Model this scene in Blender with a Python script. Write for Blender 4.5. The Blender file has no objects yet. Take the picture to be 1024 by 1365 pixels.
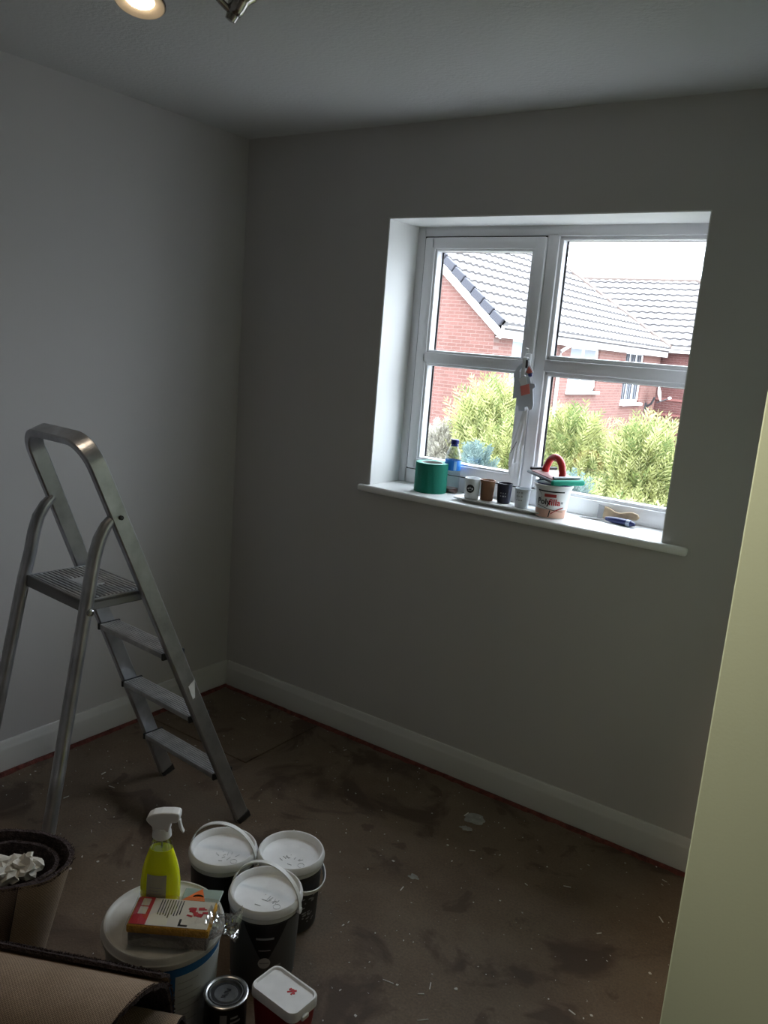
import bpy, bmesh, math, random
import numpy as np
from mathutils import Vector, Matrix, noise as mnoise
R = math.radians
SC = bpy.context.scene
COL = SC.collection

# ------------------------------------------------------------------ camera
cd = bpy.data.cameras.new('camera')
cam = bpy.data.objects.new('camera', cd)
COL.objects.link(cam)
cd.sensor_fit = 'VERTICAL'; cd.sensor_height = 36.0; cd.lens = 1091.9 * 36 / 1365
cd.clip_start = 0.05; cd.clip_end = 400
YAW, PITCH, ROLL = -0.5937, 0.1991, 0.0810
f_ = Vector((math.sin(YAW)*math.cos(PITCH), math.cos(YAW)*math.cos(PITCH), -math.sin(PITCH)))
r0 = Vector((math.cos(YAW), -math.sin(YAW), 0)); u0 = r0.cross(f_)
r_ = math.cos(ROLL)*r0 + math.sin(ROLL)*u0
u_ = -math.sin(ROLL)*r0 + math.cos(ROLL)*u0
cam.matrix_world = Matrix(((r_.x, u_.x, -f_.x, 2.5912), (r_.y, u_.y, -f_.y, -2.6204), (r_.z, u_.z, -f_.z, 1.607), (0, 0, 0, 1)))
SC.camera = cam

# ------------------------------------------------------------------ sky, sun, exposure
SKY = 5.8
w = bpy.data.worlds.new('sky'); SC.world = w; w.use_nodes = True
bg = w.node_tree.nodes['Background']
bg.inputs['Color'].default_value = (0.80, 0.90, 1.0, 1)
# overcast sky: luminance rises smoothly from the horizon to the zenith, L0 * (1 + 2 sin(elevation))
wn = w.node_tree.nodes; wl = w.node_tree.links
wt = wn.new('ShaderNodeTexCoord'); wx = wn.new('ShaderNodeSeparateXYZ'); wl.new(wt.outputs['Generated'], wx.inputs[0])
wm = wn.new('ShaderNodeMath'); wm.operation = 'MAXIMUM'; wm.inputs[1].default_value = 0; wl.new(wx.outputs['Z'], wm.inputs[0])
wa = wn.new('ShaderNodeMath'); wa.operation = 'MULTIPLY_ADD'; wa.inputs[1].default_value = 2*SKY; wa.inputs[2].default_value = SKY
wl.new(wm.outputs[0], wa.inputs[0]); wl.new(wa.outputs[0], bg.inputs['Strength'])
sd = bpy.data.lights.new('sun', 'SUN'); sd.energy = 1.6; sd.angle = R(12); sd.color = (1, .97, .92)
sun = bpy.data.objects.new('sun', sd); COL.objects.link(sun)
sun.rotation_euler = Vector((-0.80, 0.42, -0.75)).to_track_quat('-Z', 'Y').to_euler()
sun.location = (6, -6, 12)
pd = bpy.data.lights.new('window_portal', 'AREA'); pd.shape = 'RECTANGLE'; pd.size = 1.16; pd.size_y = 1.01
pd.cycles.is_portal = True
po = bpy.data.objects.new('window_portal', pd); COL.objects.link(po)
po.location = (1.32, 0.42, 1.5715); po.rotation_euler = (R(-90), 0, 0)
SC.view_settings.view_transform = 'Standard'; SC.view_settings.look = 'None'
SC.view_settings.gamma = 1; SC.view_settings.exposure = 0.0
SC.view_settings.use_curve_mapping = False

# ------------------------------------------------------------------ materials
MATS = {}
def mat(name, col=(.5, .5, .5), rough=.6, metal=0, bump=0, bscale=60, var=0, vscale=8, trans=0, ior=1.45, emit=None, estr=0, col2=None, spec=None, alpha=1, sss=0):
    if name in MATS: return MATS[name]
    m = bpy.data.materials.new(name); m.use_nodes = True
    n = m.node_tree.nodes; l = m.node_tree.links; b = n['Principled BSDF']
    b.inputs['Base Color'].default_value = (*col, 1); b.inputs['Roughness'].default_value = rough
    b.inputs['Metallic'].default_value = metal; b.inputs['IOR'].default_value = ior
    if trans: b.inputs['Transmission Weight'].default_value = trans
    if spec is not None: b.inputs['Specular IOR Level'].default_value = spec
    if emit: b.inputs['Emission Color'].default_value = (*emit, 1); b.inputs['Emission Strength'].default_value = estr
    if alpha < 1: b.inputs['Alpha'].default_value = alpha
    if var or col2 or bump:
        tc = n.new('ShaderNodeTexCoord')
    if var or col2:
        nz = n.new('ShaderNodeTexNoise'); nz.inputs['Scale'].default_value = vscale; nz.inputs['Detail'].default_value = 5
        l.new(tc.outputs['Object'], nz.inputs['Vector'])
        rp = n.new('ShaderNodeValToRGB'); rp.color_ramp.elements[0].position = .35; rp.color_ramp.elements[1].position = .68
        c2 = col2 or tuple(c*(1-var) for c in col)
        rp.color_ramp.elements[0].color = (*c2, 1); rp.color_ramp.elements[1].color = (*col, 1)
        l.new(nz.outputs['Fac'], rp.inputs['Fac']); l.new(rp.outputs['Color'], b.inputs['Base Color'])
    if bump:
        nb = n.new('ShaderNodeTexNoise'); nb.inputs['Scale'].default_value = bscale; nb.inputs['Detail'].default_value = 4
        l.new(tc.outputs['Object'], nb.inputs['Vector'])
        bp = n.new('ShaderNodeBump'); bp.inputs['Strength'].default_value = bump; bp.inputs['Distance'].default_value = .01
        l.new(nb.outputs['Fac'], bp.inputs['Height']); l.new(bp.outputs['Normal'], b.inputs['Normal'])
    MATS[name] = m
    return m
def thin_glass(name, tint=(1, 1, 1), refl=.06):
    m = bpy.data.materials.new(name); m.use_nodes = True
    n = m.node_tree.nodes; l = m.node_tree.links; n.clear()
    o = n.new('ShaderNodeOutputMaterial'); t = n.new('ShaderNodeBsdfTransparent'); g = n.new('ShaderNodeBsdfGlossy')
    t.inputs['Color'].default_value = (*tint, 1); g.inputs['Roughness'].default_value = .03
    lw = n.new('ShaderNodeLayerWeight'); lw.inputs['Blend'].default_value = .5
    pw = n.new('ShaderNodeMath'); pw.operation = 'POWER'; pw.inputs[1].default_value = 4; l.new(lw.outputs['Facing'], pw.inputs[0])
    fr = n.new('ShaderNodeMath'); fr.operation = 'MULTIPLY_ADD'; fr.inputs[1].default_value = .45; fr.inputs[2].default_value = refl*.4; l.new(pw.outputs[0], fr.inputs[0])
    mx = n.new('ShaderNodeMixShader'); l.new(fr.outputs[0], mx.inputs['Fac'])
    l.new(t.outputs['BSDF'], mx.inputs[1]); l.new(g.outputs['BSDF'], mx.inputs[2]); l.new(mx.outputs['Shader'], o.inputs['Surface'])
    MATS[name] = m
    return m
def brick_mat(name, axes, c1, c2, mortar):
    m = bpy.data.materials.new(name); m.use_nodes = True
    n = m.node_tree.nodes; l = m.node_tree.links; b = n['Principled BSDF']; b.inputs['Roughness'].default_value = .9
    g = n.new('ShaderNodeNewGeometry'); s = n.new('ShaderNodeSeparateXYZ'); c = n.new('ShaderNodeCombineXYZ')
    l.new(g.outputs['Position'], s.inputs['Vector'])
    l.new(s.outputs[axes[0]], c.inputs['X']); l.new(s.outputs[axes[1]], c.inputs['Y'])
    t = n.new('ShaderNodeTexBrick'); t.inputs['Scale'].default_value = 1
    t.inputs['Brick Width'].default_value = .225; t.inputs['Row Height'].default_value = .075
    t.inputs['Mortar Size'].default_value = .007; t.inputs['Mortar Smooth'].default_value = .3
    t.inputs['Color1'].default_value = (*c1, 1); t.inputs['Color2'].default_value = (*c2, 1); t.inputs['Mortar'].default_value = (*mortar, 1)
    l.new(c.outputs['Vector'], t.inputs['Vector']); l.new(t.outputs['Color'], b.inputs['Base Color'])
    bp = n.new('ShaderNodeBump'); bp.invert = True; bp.inputs['Strength'].default_value = .5; bp.inputs['Distance'].default_value = .01
    l.new(t.outputs['Fac'], bp.inputs['Height']); l.new(bp.outputs['Normal'], b.inputs['Normal'])
    MATS[name] = m
    return m
def floor_mat():
    m = bpy.data.materials.new('chipboard'); m.use_nodes = True
    n = m.node_tree.nodes; l = m.node_tree.links; b = n['Principled BSDF']; b.inputs['Roughness'].default_value = .75
    tc = n.new('ShaderNodeNewGeometry')
    def nz(scale, detail, lo, hi, c0, c1, rough=.6, dist=0):
        t = n.new('ShaderNodeTexNoise'); t.inputs['Scale'].default_value = scale; t.inputs['Detail'].default_value = detail
        t.inputs['Roughness'].default_value = rough; t.inputs['Distortion'].default_value = dist
        l.new(tc.outputs['Position'], t.inputs['Vector'])
        r = n.new('ShaderNodeValToRGB'); r.color_ramp.elements[0].position = lo; r.color_ramp.elements[1].position = hi
        r.color_ramp.elements[0].color = (*c0, 1); r.color_ramp.elements[1].color = (*c1, 1)
        l.new(t.outputs['Fac'], r.inputs['Fac']); return r
    def mix(a, bb, fac, mode='MIX'):
        x = n.new('ShaderNodeMix'); x.data_type = 'RGBA'; x.blend_type = mode
        if hasattr(fac, 'outputs'): l.new(fac.outputs[0], x.inputs[0])
        else: x.inputs[0].default_value = fac
        l.new(a.outputs['Color'] if 'Color' in a.outputs else a.outputs[2], x.inputs[6])
        if isinstance(bb, tuple): x.inputs[7].default_value = (*bb, 1)
        else: l.new(bb.outputs['Color'] if 'Color' in bb.outputs else bb.outputs[2], x.inputs[7])
        return x
    base = nz(3.2, 6, .35, .7, (.115, .078, .050), (.168, .122, .084))
    grain = nz(140, 3, .3, .7, (.75, .75, .75), (1.12, 1.1, 1.08))
    a = mix(base, grain, 1.0, 'MULTIPLY')
    dust = nz(2.1, 7, .48, .72, (0, 0, 0), (.45, .45, .45), .7, .4)
    a = mix(a, (.185, .145, .105), dust)
    stain = nz(2.6, 5, .56, .63, (0, 0, 0), (.85, .85, .85), .55, 1.2)
    a = mix(a, (.055, .034, .023), stain)
    stain2 = nz(7.0, 4, .63, .67, (0, 0, 0), (.7, .7, .7), .5, .6)
    a = mix(a, (.06, .037, .025), stain2)
    speck = nz(75, 2, .73, .76, (0, 0, 0), (.8, .8, .8), .5)
    a = mix(a, (.45, .43, .40), speck)
    l.new(a.outputs[2], b.inputs['Base Color'])
    t = n.new('ShaderNodeTexNoise'); t.inputs['Scale'].default_value = 160; l.new(tc.outputs['Position'], t.inputs['Vector'])
    bp = n.new('ShaderNodeBump'); bp.inputs['Strength'].default_value = .25; bp.inputs['Distance'].default_value = .004
    l.new(t.outputs['Fac'], bp.inputs['Height']); l.new(bp.outputs['Normal'], b.inputs['Normal'])
    MATS['chipboard'] = m
    return m
def weave_mat():
    m = bpy.data.materials.new('carpet_backing'); m.use_nodes = True
    n = m.node_tree.nodes; l = m.node_tree.links; b = n['Principled BSDF']; b.inputs['Roughness'].default_value = .95
    tc = n.new('ShaderNodeTexCoord')
    br = n.new('ShaderNodeTexBrick'); br.inputs['Scale'].default_value = 1
    br.inputs['Brick Width'].default_value = .006; br.inputs['Row Height'].default_value = .0035; br.inputs['Mortar Size'].default_value = .0007
    br.inputs['Color1'].default_value = (.52, .385, .275, 1); br.inputs['Color2'].default_value = (.43, .32, .23, 1); br.inputs['Mortar'].default_value = (.21, .15, .105, 1)
    l.new(tc.outputs['UV'], br.inputs['Vector'])
    nz = n.new('ShaderNodeTexNoise'); nz.inputs['Scale'].default_value = 14; nz.inputs['Detail'].default_value = 5
    l.new(tc.outputs['UV'], nz.inputs['Vector'])
    rp = n.new('ShaderNodeValToRGB'); rp.color_ramp.elements[0].color = (.78, .76, .74, 1); rp.color_ramp.elements[1].color = (1.1, 1.1, 1.1, 1)
    l.new(nz.outputs['Fac'], rp.inputs['Fac'])
    x = n.new('ShaderNodeMix'); x.data_type = 'RGBA'; x.blend_type = 'MULTIPLY'; x.inputs[0].default_value = 1
    l.new(br.outputs['Color'], x.inputs[6]); l.new(rp.outputs['Color'], x.inputs[7]); l.new(x.outputs[2], b.inputs['Base Color'])
    bp = n.new('ShaderNodeBump'); bp.invert = True; bp.inputs['Strength'].default_value = .7; bp.inputs['Distance'].default_value = .002
    l.new(br.outputs['Fac'], bp.inputs['Height']); l.new(bp.outputs['Normal'], b.inputs['Normal'])
    MATS['carpet_backing'] = m
    return m
def foliage_mat(name, a, c):
    m = bpy.data.materials.new(name); m.use_nodes = True
    n = m.node_tree.nodes; l = m.node_tree.links; b = n['Principled BSDF']; b.inputs['Roughness'].default_value = .7
    g = n.new('ShaderNodeNewGeometry'); r = n.new('ShaderNodeValToRGB')
    r.color_ramp.elements[0].color = (*a, 1); r.color_ramp.elements[1].color = (*c, 1)
    l.new(g.outputs['Random Per Island'], r.inputs['Fac']); l.new(r.outputs['Color'], b.inputs['Base Color'])
    b.inputs['Specular IOR Level'].default_value = .2
    tr = n.new('ShaderNodeBsdfTranslucent'); l.new(r.outputs['Color'], tr.inputs['Color'])
    mx = n.new('ShaderNodeMixShader'); mx.inputs[0].default_value = .4
    l.new(b.outputs[0], mx.inputs[1]); l.new(tr.outputs[0], mx.inputs[2]); l.new(mx.outputs[0], n['Material Output'].inputs['Surface'])
    MATS[name] = m
    return m

wall_m = mat('grey_wall_paint', (.575, .552, .545), .85, bump=.05, bscale=180, var=.04, vscale=2)
cream_m = mat('pale_green_cream_paint', (.56, .69, .55), .6, bump=.03, bscale=160)
ceil_m = mat('textured_white_ceiling', (.62, .615, .61), .9, bump=.22, bscale=75)
white_paint = mat('white_reveal_paint', (.86, .86, .85), .55)
gloss_white = mat('white_gloss_wood', (.66, .65, .63), .35, var=.05, vscale=3)
sill_m = mat('white_sill_gloss', (.90, .90, .89), .22)
upvc = mat('white_upvc', (.80, .80, .82), .28)
gasket = mat('black_gasket', (.012, .012, .013), .6)
glass_m = thin_glass('window_glass')
floor_m = floor_mat(); back_m = weave_mat()
pile_m = mat('dark_carpet_pile', (.085, .058, .058), 1.0, bump=1, bscale=220, var=.6, vscale=90)
grip_m = mat('red_carpet_fluff', (.23, .062, .05), .95, bump=.8, bscale=200, var=.6, vscale=45)
alu = mat('worn_aluminium', (.50, .51, .54), .30, metal=.82, bump=.06, bscale=90, var=.3, vscale=14)
alu_t = mat('scuffed_tread_aluminium', (.50, .50, .50), .5, metal=.55, bump=.1, bscale=120, var=.3, vscale=20)
black_pl = mat('black_plastic', (.018, .018, .02), .45)
white_pl = mat('white_plastic', (.80, .80, .79), .38)
white_pl2 = mat('dusty_white_plastic', (.60, .59, .56), .5, var=.22, vscale=14)
lid_in = mat('scuffed_white_lid', (.86, .86, .87), .42, var=.10, vscale=22)
char_pl = mat('charcoal_plastic', (.030, .030, .032), .35)
grey_lab = mat('dark_grey_print', (.085, .087, .09), .45)
deep_black = mat('black_print', (.008, .008, .009), .4)
pale_print = mat('pale_grey_print', (.55, .55, .54), .5)
mid_print = mat('mid_grey_print', (.30, .30, .31), .5)
blue_lab = mat('blue_print', (.01, .11, .30), .45)
label_white = mat('off_white_label', (.50, .52, .53), .55, var=.08, vscale=20)
red_pl = mat('deep_red_plastic', (.26, .018, .022), .35)
red_print = mat('red_print', (.52, .03, .04), .5)
tin_m = mat('tin_steel', (.50, .50, .50), .28, metal=1, var=.3, vscale=30)
dark_tin = mat('dark_tin_lid', (.24, .24, .24), .3, metal=.9, var=.3, vscale=40)
yellow_liq = mat('fluorescent_yellow_liquid', (.88, .95, .012), .12)
clear_pl = thin_glass('clear_plastic', (.88, .90, .91), .22)
film_m = thin_glass('clear_film', (.94, .94, .94), .30)
sponge_y = mat('yellow_sponge', (.70, .36, .035), .95, bump=.8, bscale=180, var=.2, vscale=60)
sponge_g = mat('grey_foam', (.30, .28, .26), .95, bump=.8, bscale=180, var=.15, vscale=60)
card_w = mat('cream_card', (.68, .63, .52), .6)
orange_m = mat('orange_card', (.70, .15, .03), .5)
teal_m = mat('pale_green_bag', (.32, .40, .36), .35, var=.2, vscale=25)
green_m = mat('green_abrasive_paper', (.0, .19, .125), .8, bump=.6, bscale=500)
green_edge = mat('pale_green_roll_edge', (.16, .42, .33), .8)
card_core = mat('grey_cardboard', (.45, .44, .42), .8)
brown_m = mat('brown_card_cup', (.24, .115, .06), .6)
navy_m = mat('navy_cup', (.010, .010, .028), .35)
frost_m = mat('frosted_white_cup', (.72, .74, .76), .4)
red_handle = mat('red_sander_handle', (.50, .028, .025), .35)
pink_pl = mat('dusty_red_plate', (.62, .36, .36), .5, var=.25, vscale=30)
grey_metal = mat('grey_metal', (.25, .25, .26), .4, metal=.7)
navy_pl = mat('navy_plastic', (.012, .018, .09), .35)
peach_print = mat('peach_print', (.72, .43, .33), .5)
wood_h = mat('pale_wood_handle', (.56, .42, .27), .5, var=.2, vscale=50)
steel = mat('scraper_steel', (.6, .6, .6), .25, metal=1)
paper_grey = mat('grey_paper', (.60, .64, .70), .9)
paper_white = mat('white_paper', (.80, .80, .80), .8)
paper_red = mat('coral_paper', (.80, .24, .21), .9)
paper_blue = mat('blue_paper', (.10, .11, .34), .9)
string_m = mat('white_string', (.75, .75, .74), .8)
bl_blue = mat('bright_blue_label', (.02, .20, .66), .4)
cap_blue = mat('dark_blue_cap', (.015, .03, .22), .35)
water_m = mat('dregs', (.13, .05, .04), .3)
chrome = mat('brushed_nickel', (.42, .40, .38), .22, metal=1)
lamp_glow = mat('glowing_lamp_lens', (1, .9, .7), .4, emit=(1, .86, .62), estr=45)
lamp_ring = mat('lamplit_rim_tint', (.80, .66, .52), .35, metal=.2)  # the lamp's warm light on its rim is put into this colour
flake_m = mat('paint_flake', (.62, .61, .58), .8)
flake_d = mat('dull_paint_smear', (.32, .33, .31), .8, var=.3, vscale=40)
tissue_m = mat('white_tissue', (.70, .67, .61), .9, bump=.1, bscale=60)
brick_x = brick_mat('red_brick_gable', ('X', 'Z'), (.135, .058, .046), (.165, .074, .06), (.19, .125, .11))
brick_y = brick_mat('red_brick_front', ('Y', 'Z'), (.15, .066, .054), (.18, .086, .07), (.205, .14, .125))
brick_b = brick_mat('shade_tinted_brick', ('X', 'Z'), (.095, .034, .031), (.12, .045, .04), (.15, .095, .085))  # wing brick, its colour darkened to stand for the shaded face
tile_m = mat('pale_grey_roof_tile', (.15, .14, .14), .85, var=.12, vscale=5)
verge_m = mat('slate_grey_verge', (.05, .05, .062), .7)
ridge_m = mat('brown_ridge_tile', (.15, .115, .10), .8)
fascia_m = mat('white_fascia', (.85, .85, .85), .5)
house_glass = mat('pale_curtained_pane', (.30, .33, .36), .15)
lawn_m = mat('pale_gravel', (.24, .235, .22), .95, var=.3, vscale=3)
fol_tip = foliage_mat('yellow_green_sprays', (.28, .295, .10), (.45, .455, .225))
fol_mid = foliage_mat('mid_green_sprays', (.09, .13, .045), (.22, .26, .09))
fol_blue = foliage_mat('blue_green_sprays', (.07, .11, .105), (.17, .23, .21))
fol_grey = foliage_mat('grey_twigs', (.22, .20, .17), (.46, .44, .36))
bark_m = mat('bark', (.10, .065, .045), .9)
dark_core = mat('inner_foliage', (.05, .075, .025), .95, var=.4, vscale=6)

# ------------------------------------------------------------------ builders
class B:
    """collects shapes in one bmesh and links them as ONE mesh object"""
    def __init__(s): s.bm = bmesh.new(); s.uv = None
    def box(s, c, size, bevel=0, rot=None, seg=2, mi=0):
        t = bmesh.new(); bmesh.ops.create_cube(t, size=1)
        bmesh.ops.scale(t, vec=Vector(size), verts=t.verts)
        if bevel: bmesh.ops.bevel(t, geom=t.edges[:], offset=bevel, segments=seg, affect='EDGES', profile=.5)
        if rot is not None: bmesh.ops.transform(t, matrix=rot.to_4x4(), verts=t.verts)
        bmesh.ops.translate(t, vec=Vector(c), verts=t.verts)
        return s.add(t, mi)
    def add(s, t, mi=0, M=None):
        mp = {}
        for v in t.verts: mp[v] = s.bm.verts.new(M @ v.co if M else v.co)
        for f in t.faces:
            try:
                nf = s.bm.faces.new([mp[v] for v in f.verts]); nf.material_index = mi
            except ValueError: pass
        t.free(); return s
    def raw(s, vs, fs, mi=0):
        bv = [s.bm.verts.new(v) for v in vs]
        for f in fs:
            try: nf = s.bm.faces.new([bv[i] for i in f]); nf.material_index = mi
            except ValueError: pass
        return s
    def lathe(s, prof, c=(0, 0, 0), n=40, M=None, cap=True, mi=0, a0=0, sx=1, sy=1):
        vs = []; fs = []; c = Vector(c)
        for r, z in prof:
            for k in range(n):
                a = a0 + 2*math.pi*k/n; p = Vector((r*math.cos(a)*sx, r*math.sin(a)*sy, z))
                vs.append((M @ p if M else p) + c)
        for i in range(len(prof)-1):
            for k in range(n):
                k2 = (k+1) % n; fs.append((i*n+k, i*n+k2, (i+1)*n+k2, (i+1)*n+k))
        if cap: fs.append(tuple(range(n-1, -1, -1))); fs.append(tuple((len(prof)-1)*n+k for k in range(n)))
        return s.raw(vs, fs, mi)
    def sweep(s, path, prof_fn, closed=False, mi=0, caps=True):
        """prof_fn(i, point, tangent) -> ring of points"""
        n = len(path); rings = []
        for i, p in enumerate(path):
            a = path[max(i-1, 0)]; b = path[min(i+1, n-1)]
            if closed: a = path[i-1]; b = path[(i+1) % n]
            rings.append(prof_fn(i, Vector(p), (Vector(b)-Vector(a)).normalized()))
        m = len(rings[0]); vs = [v for r in rings for v in r]; fs = []
        for i in range(n if closed else n-1):
            j = (i+1) % n
            for k in range(m):
                k2 = (k+1) % m; fs.append((i*m+k, i*m+k2, j*m+k2, j*m+k))
        if caps and not closed: fs.append(tuple(range(m-1, -1, -1))); fs.append(tuple((n-1)*m+k for k in range(m)))
        return s.raw(vs, fs, mi)
    def tube(s, path, r, n=10, up=None, mi=0, flat=1.0, closed=False):
        upv = Vector(up) if up else Vector((.13, .21, .97))
        def ring(i, p, t):
            rr = r[i] if isinstance(r, (list, tuple)) else r
            a = t.cross(upv)
            if a.length < 1e-4: a = t.cross(Vector((1, 0, 0)))
            a.normalize(); b = a.cross(t)
            return [p + a*rr*math.cos(2*math.pi*k/n) + b*rr*flat*math.sin(2*math.pi*k/n) for k in range(n)]
        return s.sweep(path, ring, mi=mi, closed=closed)
    def strip(s, path, wdir, wd, th, mi=0):
        """flat strip of width wd along wdir(i) and thickness th"""
        def ring(i, p, t):
            wv = Vector(wdir(i) if callable(wdir) else wdir).normalized(); nv = t.cross(wv).normalized()
            return [p+wv*wd/2+nv*th/2, p-wv*wd/2+nv*th/2, p-wv*wd/2-nv*th/2, p+wv*wd/2-nv*th/2]
        return s.sweep(path, ring, mi=mi)
    def prism(s, poly, z0, z1, M=None, mi=0):
        n = len(poly); T = (lambda v: M @ Vector(v)) if M else Vector
        vs = [T((x, y, z0)) for x, y in poly] + [T((x, y, z1)) for x, y in poly]
        fs = [tuple(range(n-1, -1, -1)), tuple(range(n, 2*n))] + [(i, (i+1) % n, n+(i+1) % n, n+i) for i in range(n)]
        return s.raw(vs, fs, mi)
    def build(s, name, mats, parent=None, smooth=None, bevel=0, kind=None, loc=None):
        if not isinstance(mats, (list, tuple)): mats = [mats]
        bmesh.ops.recalc_face_normals(s.bm, faces=s.bm.faces[:])
        me = bpy.data.meshes.new(name)
        if loc is not None:
            bmesh.ops.translate(s.bm, vec=-Vector(loc), verts=s.bm.verts)
        elif parent is not None:
            top = parent
            while top.parent is not None: top = top.parent
            bmesh.ops.translate(s.bm, vec=-Vector(top.location), verts=s.bm.verts)
        s.bm.to_mesh(me); s.bm.free()
        return link(name, me, mats, parent, smooth, bevel, kind, loc)
def link(name, me, mats, parent=None, smooth=None, bevel=0, kind=None, loc=None):
    for m in mats: me.materials.append(m)
    o = bpy.data.objects.new(name, me); COL.objects.link(o)
    if loc is not None: o.location = loc
    if parent is not None: o.parent = parent
    if smooth is not None:
        me.shade_smooth(); me.set_sharp_from_angle(angle=R(smooth))
    if bevel:
        bv = o.modifiers.new('bevel', 'BEVEL'); bv.width = bevel; bv.segments = 2; bv.limit_method = 'ANGLE'; bv.angle_limit = R(40)
    if kind: o['kind'] = kind
    return o
def tag(o, label=None, cat=None, group=None, kind=None):
    if label: o['label'] = label
    if cat: o['category'] = cat
    if group: o['group'] = group
    if kind: o['kind'] = kind
    return o
def thing(name, loc, label, cat, group=None):
    o = bpy.data.objects.new(name, None); COL.objects.link(o); o.location = loc; o.empty_display_size = .05
    return tag(o, label, cat, group)
def struct(name, b, mats, parent=None, label=None, **k):
    o = b.build(name, mats, parent, **k)
    if parent is None:
        o['kind'] = 'structure'
        o['label'] = label
        o['category'] = STRUCT_CAT.get(name.split('_')[0], name.split('_')[0])
    return o
STRUCT_CAT = {'baseboard': 'baseboard', 'trim': 'trim'}
def arc(c, a, b, r, n, t0=0, t1=math.pi):
    c = Vector(c); a = Vector(a); b = Vector(b)
    return [c + a*r*math.cos(t0+(t1-t0)*i/n) + b*r*math.sin(t0+(t1-t0)*i/n) for i in range(n+1)]
def wrap(poly_grid, c, rfn, th0, off=.0008):
    pass
def cyl_patch(b, c, rfn, th0, th1, z0, z1, off=.0008, n=16, mi=0):
    """a label panel lying on a round body: thin shell from angle th0 to th1"""
    vs = []; fs = []
    for i in range(n+1):
        a = th0+(th1-th0)*i/n
        for z in (z0, z1):
            for o in (off, -.0006):
                r = rfn(z)+o; vs.append((c[0]+r*math.cos(a), c[1]+r*math.sin(a), c[2]+z))
    for i in range(n):
        q = i*4; p = q+4
        fs += [(q, p, p+2, q+2), (q+1, q+3, p+3, p+1), (q, q+1, p+1, p), (q+2, p+2, p+3, q+3)]
    fs += [(0, 2, 3, 1), (n*4, n*4+1, n*4+3, n*4+2)]
    b.raw(vs, fs, mi)
def cyl_flat(b, pts2, tris, c, rfn, th, off=.001, mi=0):
    """flat print (s along the circumference, z up) laid on a round body"""
    vs = []
    for s, z in pts2:
        r = rfn(z)+off; a = th + s/r
        vs.append((c[0]+r*math.cos(a), c[1]+r*math.sin(a), c[2]+z))
    b.raw(vs, tris, mi)
def disc2(r, n=20, cx=0, cz=0, sx=1):
    pts = [(cx, cz)] + [(cx+sx*r*math.cos(2*math.pi*k/n), cz+r*math.sin(2*math.pi*k/n)) for k in range(n)]
    return pts, [(0, 1+k, 1+(k+1) % n) for k in range(n)]
def grid2(fn, nu, nv):
    pts = [fn(i/nu, j/nv) for j in range(nv+1) for i in range(nu+1)]
    W = nu+1
    return pts, [(j*W+i, j*W+i+1, (j+1)*W+i+1, (j+1)*W+i) for j in range(nv) for i in range(nu)]
def text2(body, size):
    cu = bpy.data.curves.new('t', 'FONT'); cu.body = body; cu.size = size; cu.offset = size*.022; cu.align_x = 'CENTER'; cu.align_y = 'CENTER'
    o = bpy.data.objects.new('t', cu); COL.objects.link(o)
    dg = bpy.context.evaluated_depsgraph_get(); me = bpy.data.meshes.new_from_object(o.evaluated_get(dg))
    pts = [(v.co.x, v.co.y) for v in me.vertices]; tris = [tuple(p.vertices) for p in me.polygons]
    bpy.data.objects.remove(o); bpy.data.curves.remove(cu); bpy.data.meshes.remove(me)
    return pts, tris

# ================================================================== ROOM
H = 2.4; XR = 3.4; YF = -3.5
struct('ceiling', B().box((XR/2, (YF+.3)/2, H+.06), (XR+.6, -YF+.6, .12)), ceil_m, label='white textured ceiling over the room')
struct('wall_left', B().box((-.15, (YF+.3)/2, H/2-.1), (.3, -YF+.3, H+.2)), wall_m, label='grey painted left wall behind the stepladder')
X0, X1, Z0, Z1, D = .7394, 1.9004, 1.0662, 2.0769, .2032
wb = B()
wb.box((X0/2, .16, H/2-.1), (X0, .32, H+.2)); wb.box(((X1+XR)/2, .16, H/2-.1), (XR-X1, .32, H+.2))
wb.box(((X0+X1)/2, .16, (Z0-.03)/2-.1), (X1-X0, .32, Z0+.17)); wb.box(((X0+X1)/2, .16, (Z1+H)/2), (X1-X0, .32, H-Z1))
struct('wall_back', wb, wall_m, label='grey painted wall that holds the window')
struct('wall_front', B().box((XR/2, YF-.1, H/2-.1), (XR+.6, .2, H+.2)), wall_m, label='grey wall behind the photographer')
struct('wall_side', B().box((XR+.1, YF/2, H/2-.1), (.2, -YF, H+.2)), wall_m, label='grey wall far right of the doorway')
# boxed-in projection on the right whose pale front face is in view
YB = -1.0; XB = 2.3075
wr = B(); wr.box(((XB+XR)/2, YB/2, H/2), (XR-XB, -YB-.002, H-.002), bevel=.003)
struct('wall_right', wr, cream_m, label='pale green cream boxed-out wall at the right edge')
# floor: sheets with a cut hatch in the far corner
fl = B(); g = .007
HX, HY = .595, -.475
fl.prism([(HX+g, 0), (HX+g, HY-g), (0, HY-g), (0, YF), (XR, YF), (XR, 0)], -.022, 0)
fl.box((XR/2, YF/2, -.06), (XR, -YF, .06))
flo = struct('floor', fl, floor_m, label='dark stained chipboard floor with paint flecks')
B().box(((HX+.02)/2, (HY-.02)/2, -.012), (HX-.02, -HY-.02, .022), bevel=.0015, seg=1).build('floor_hatch_panel', floor_m, flo)
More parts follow.
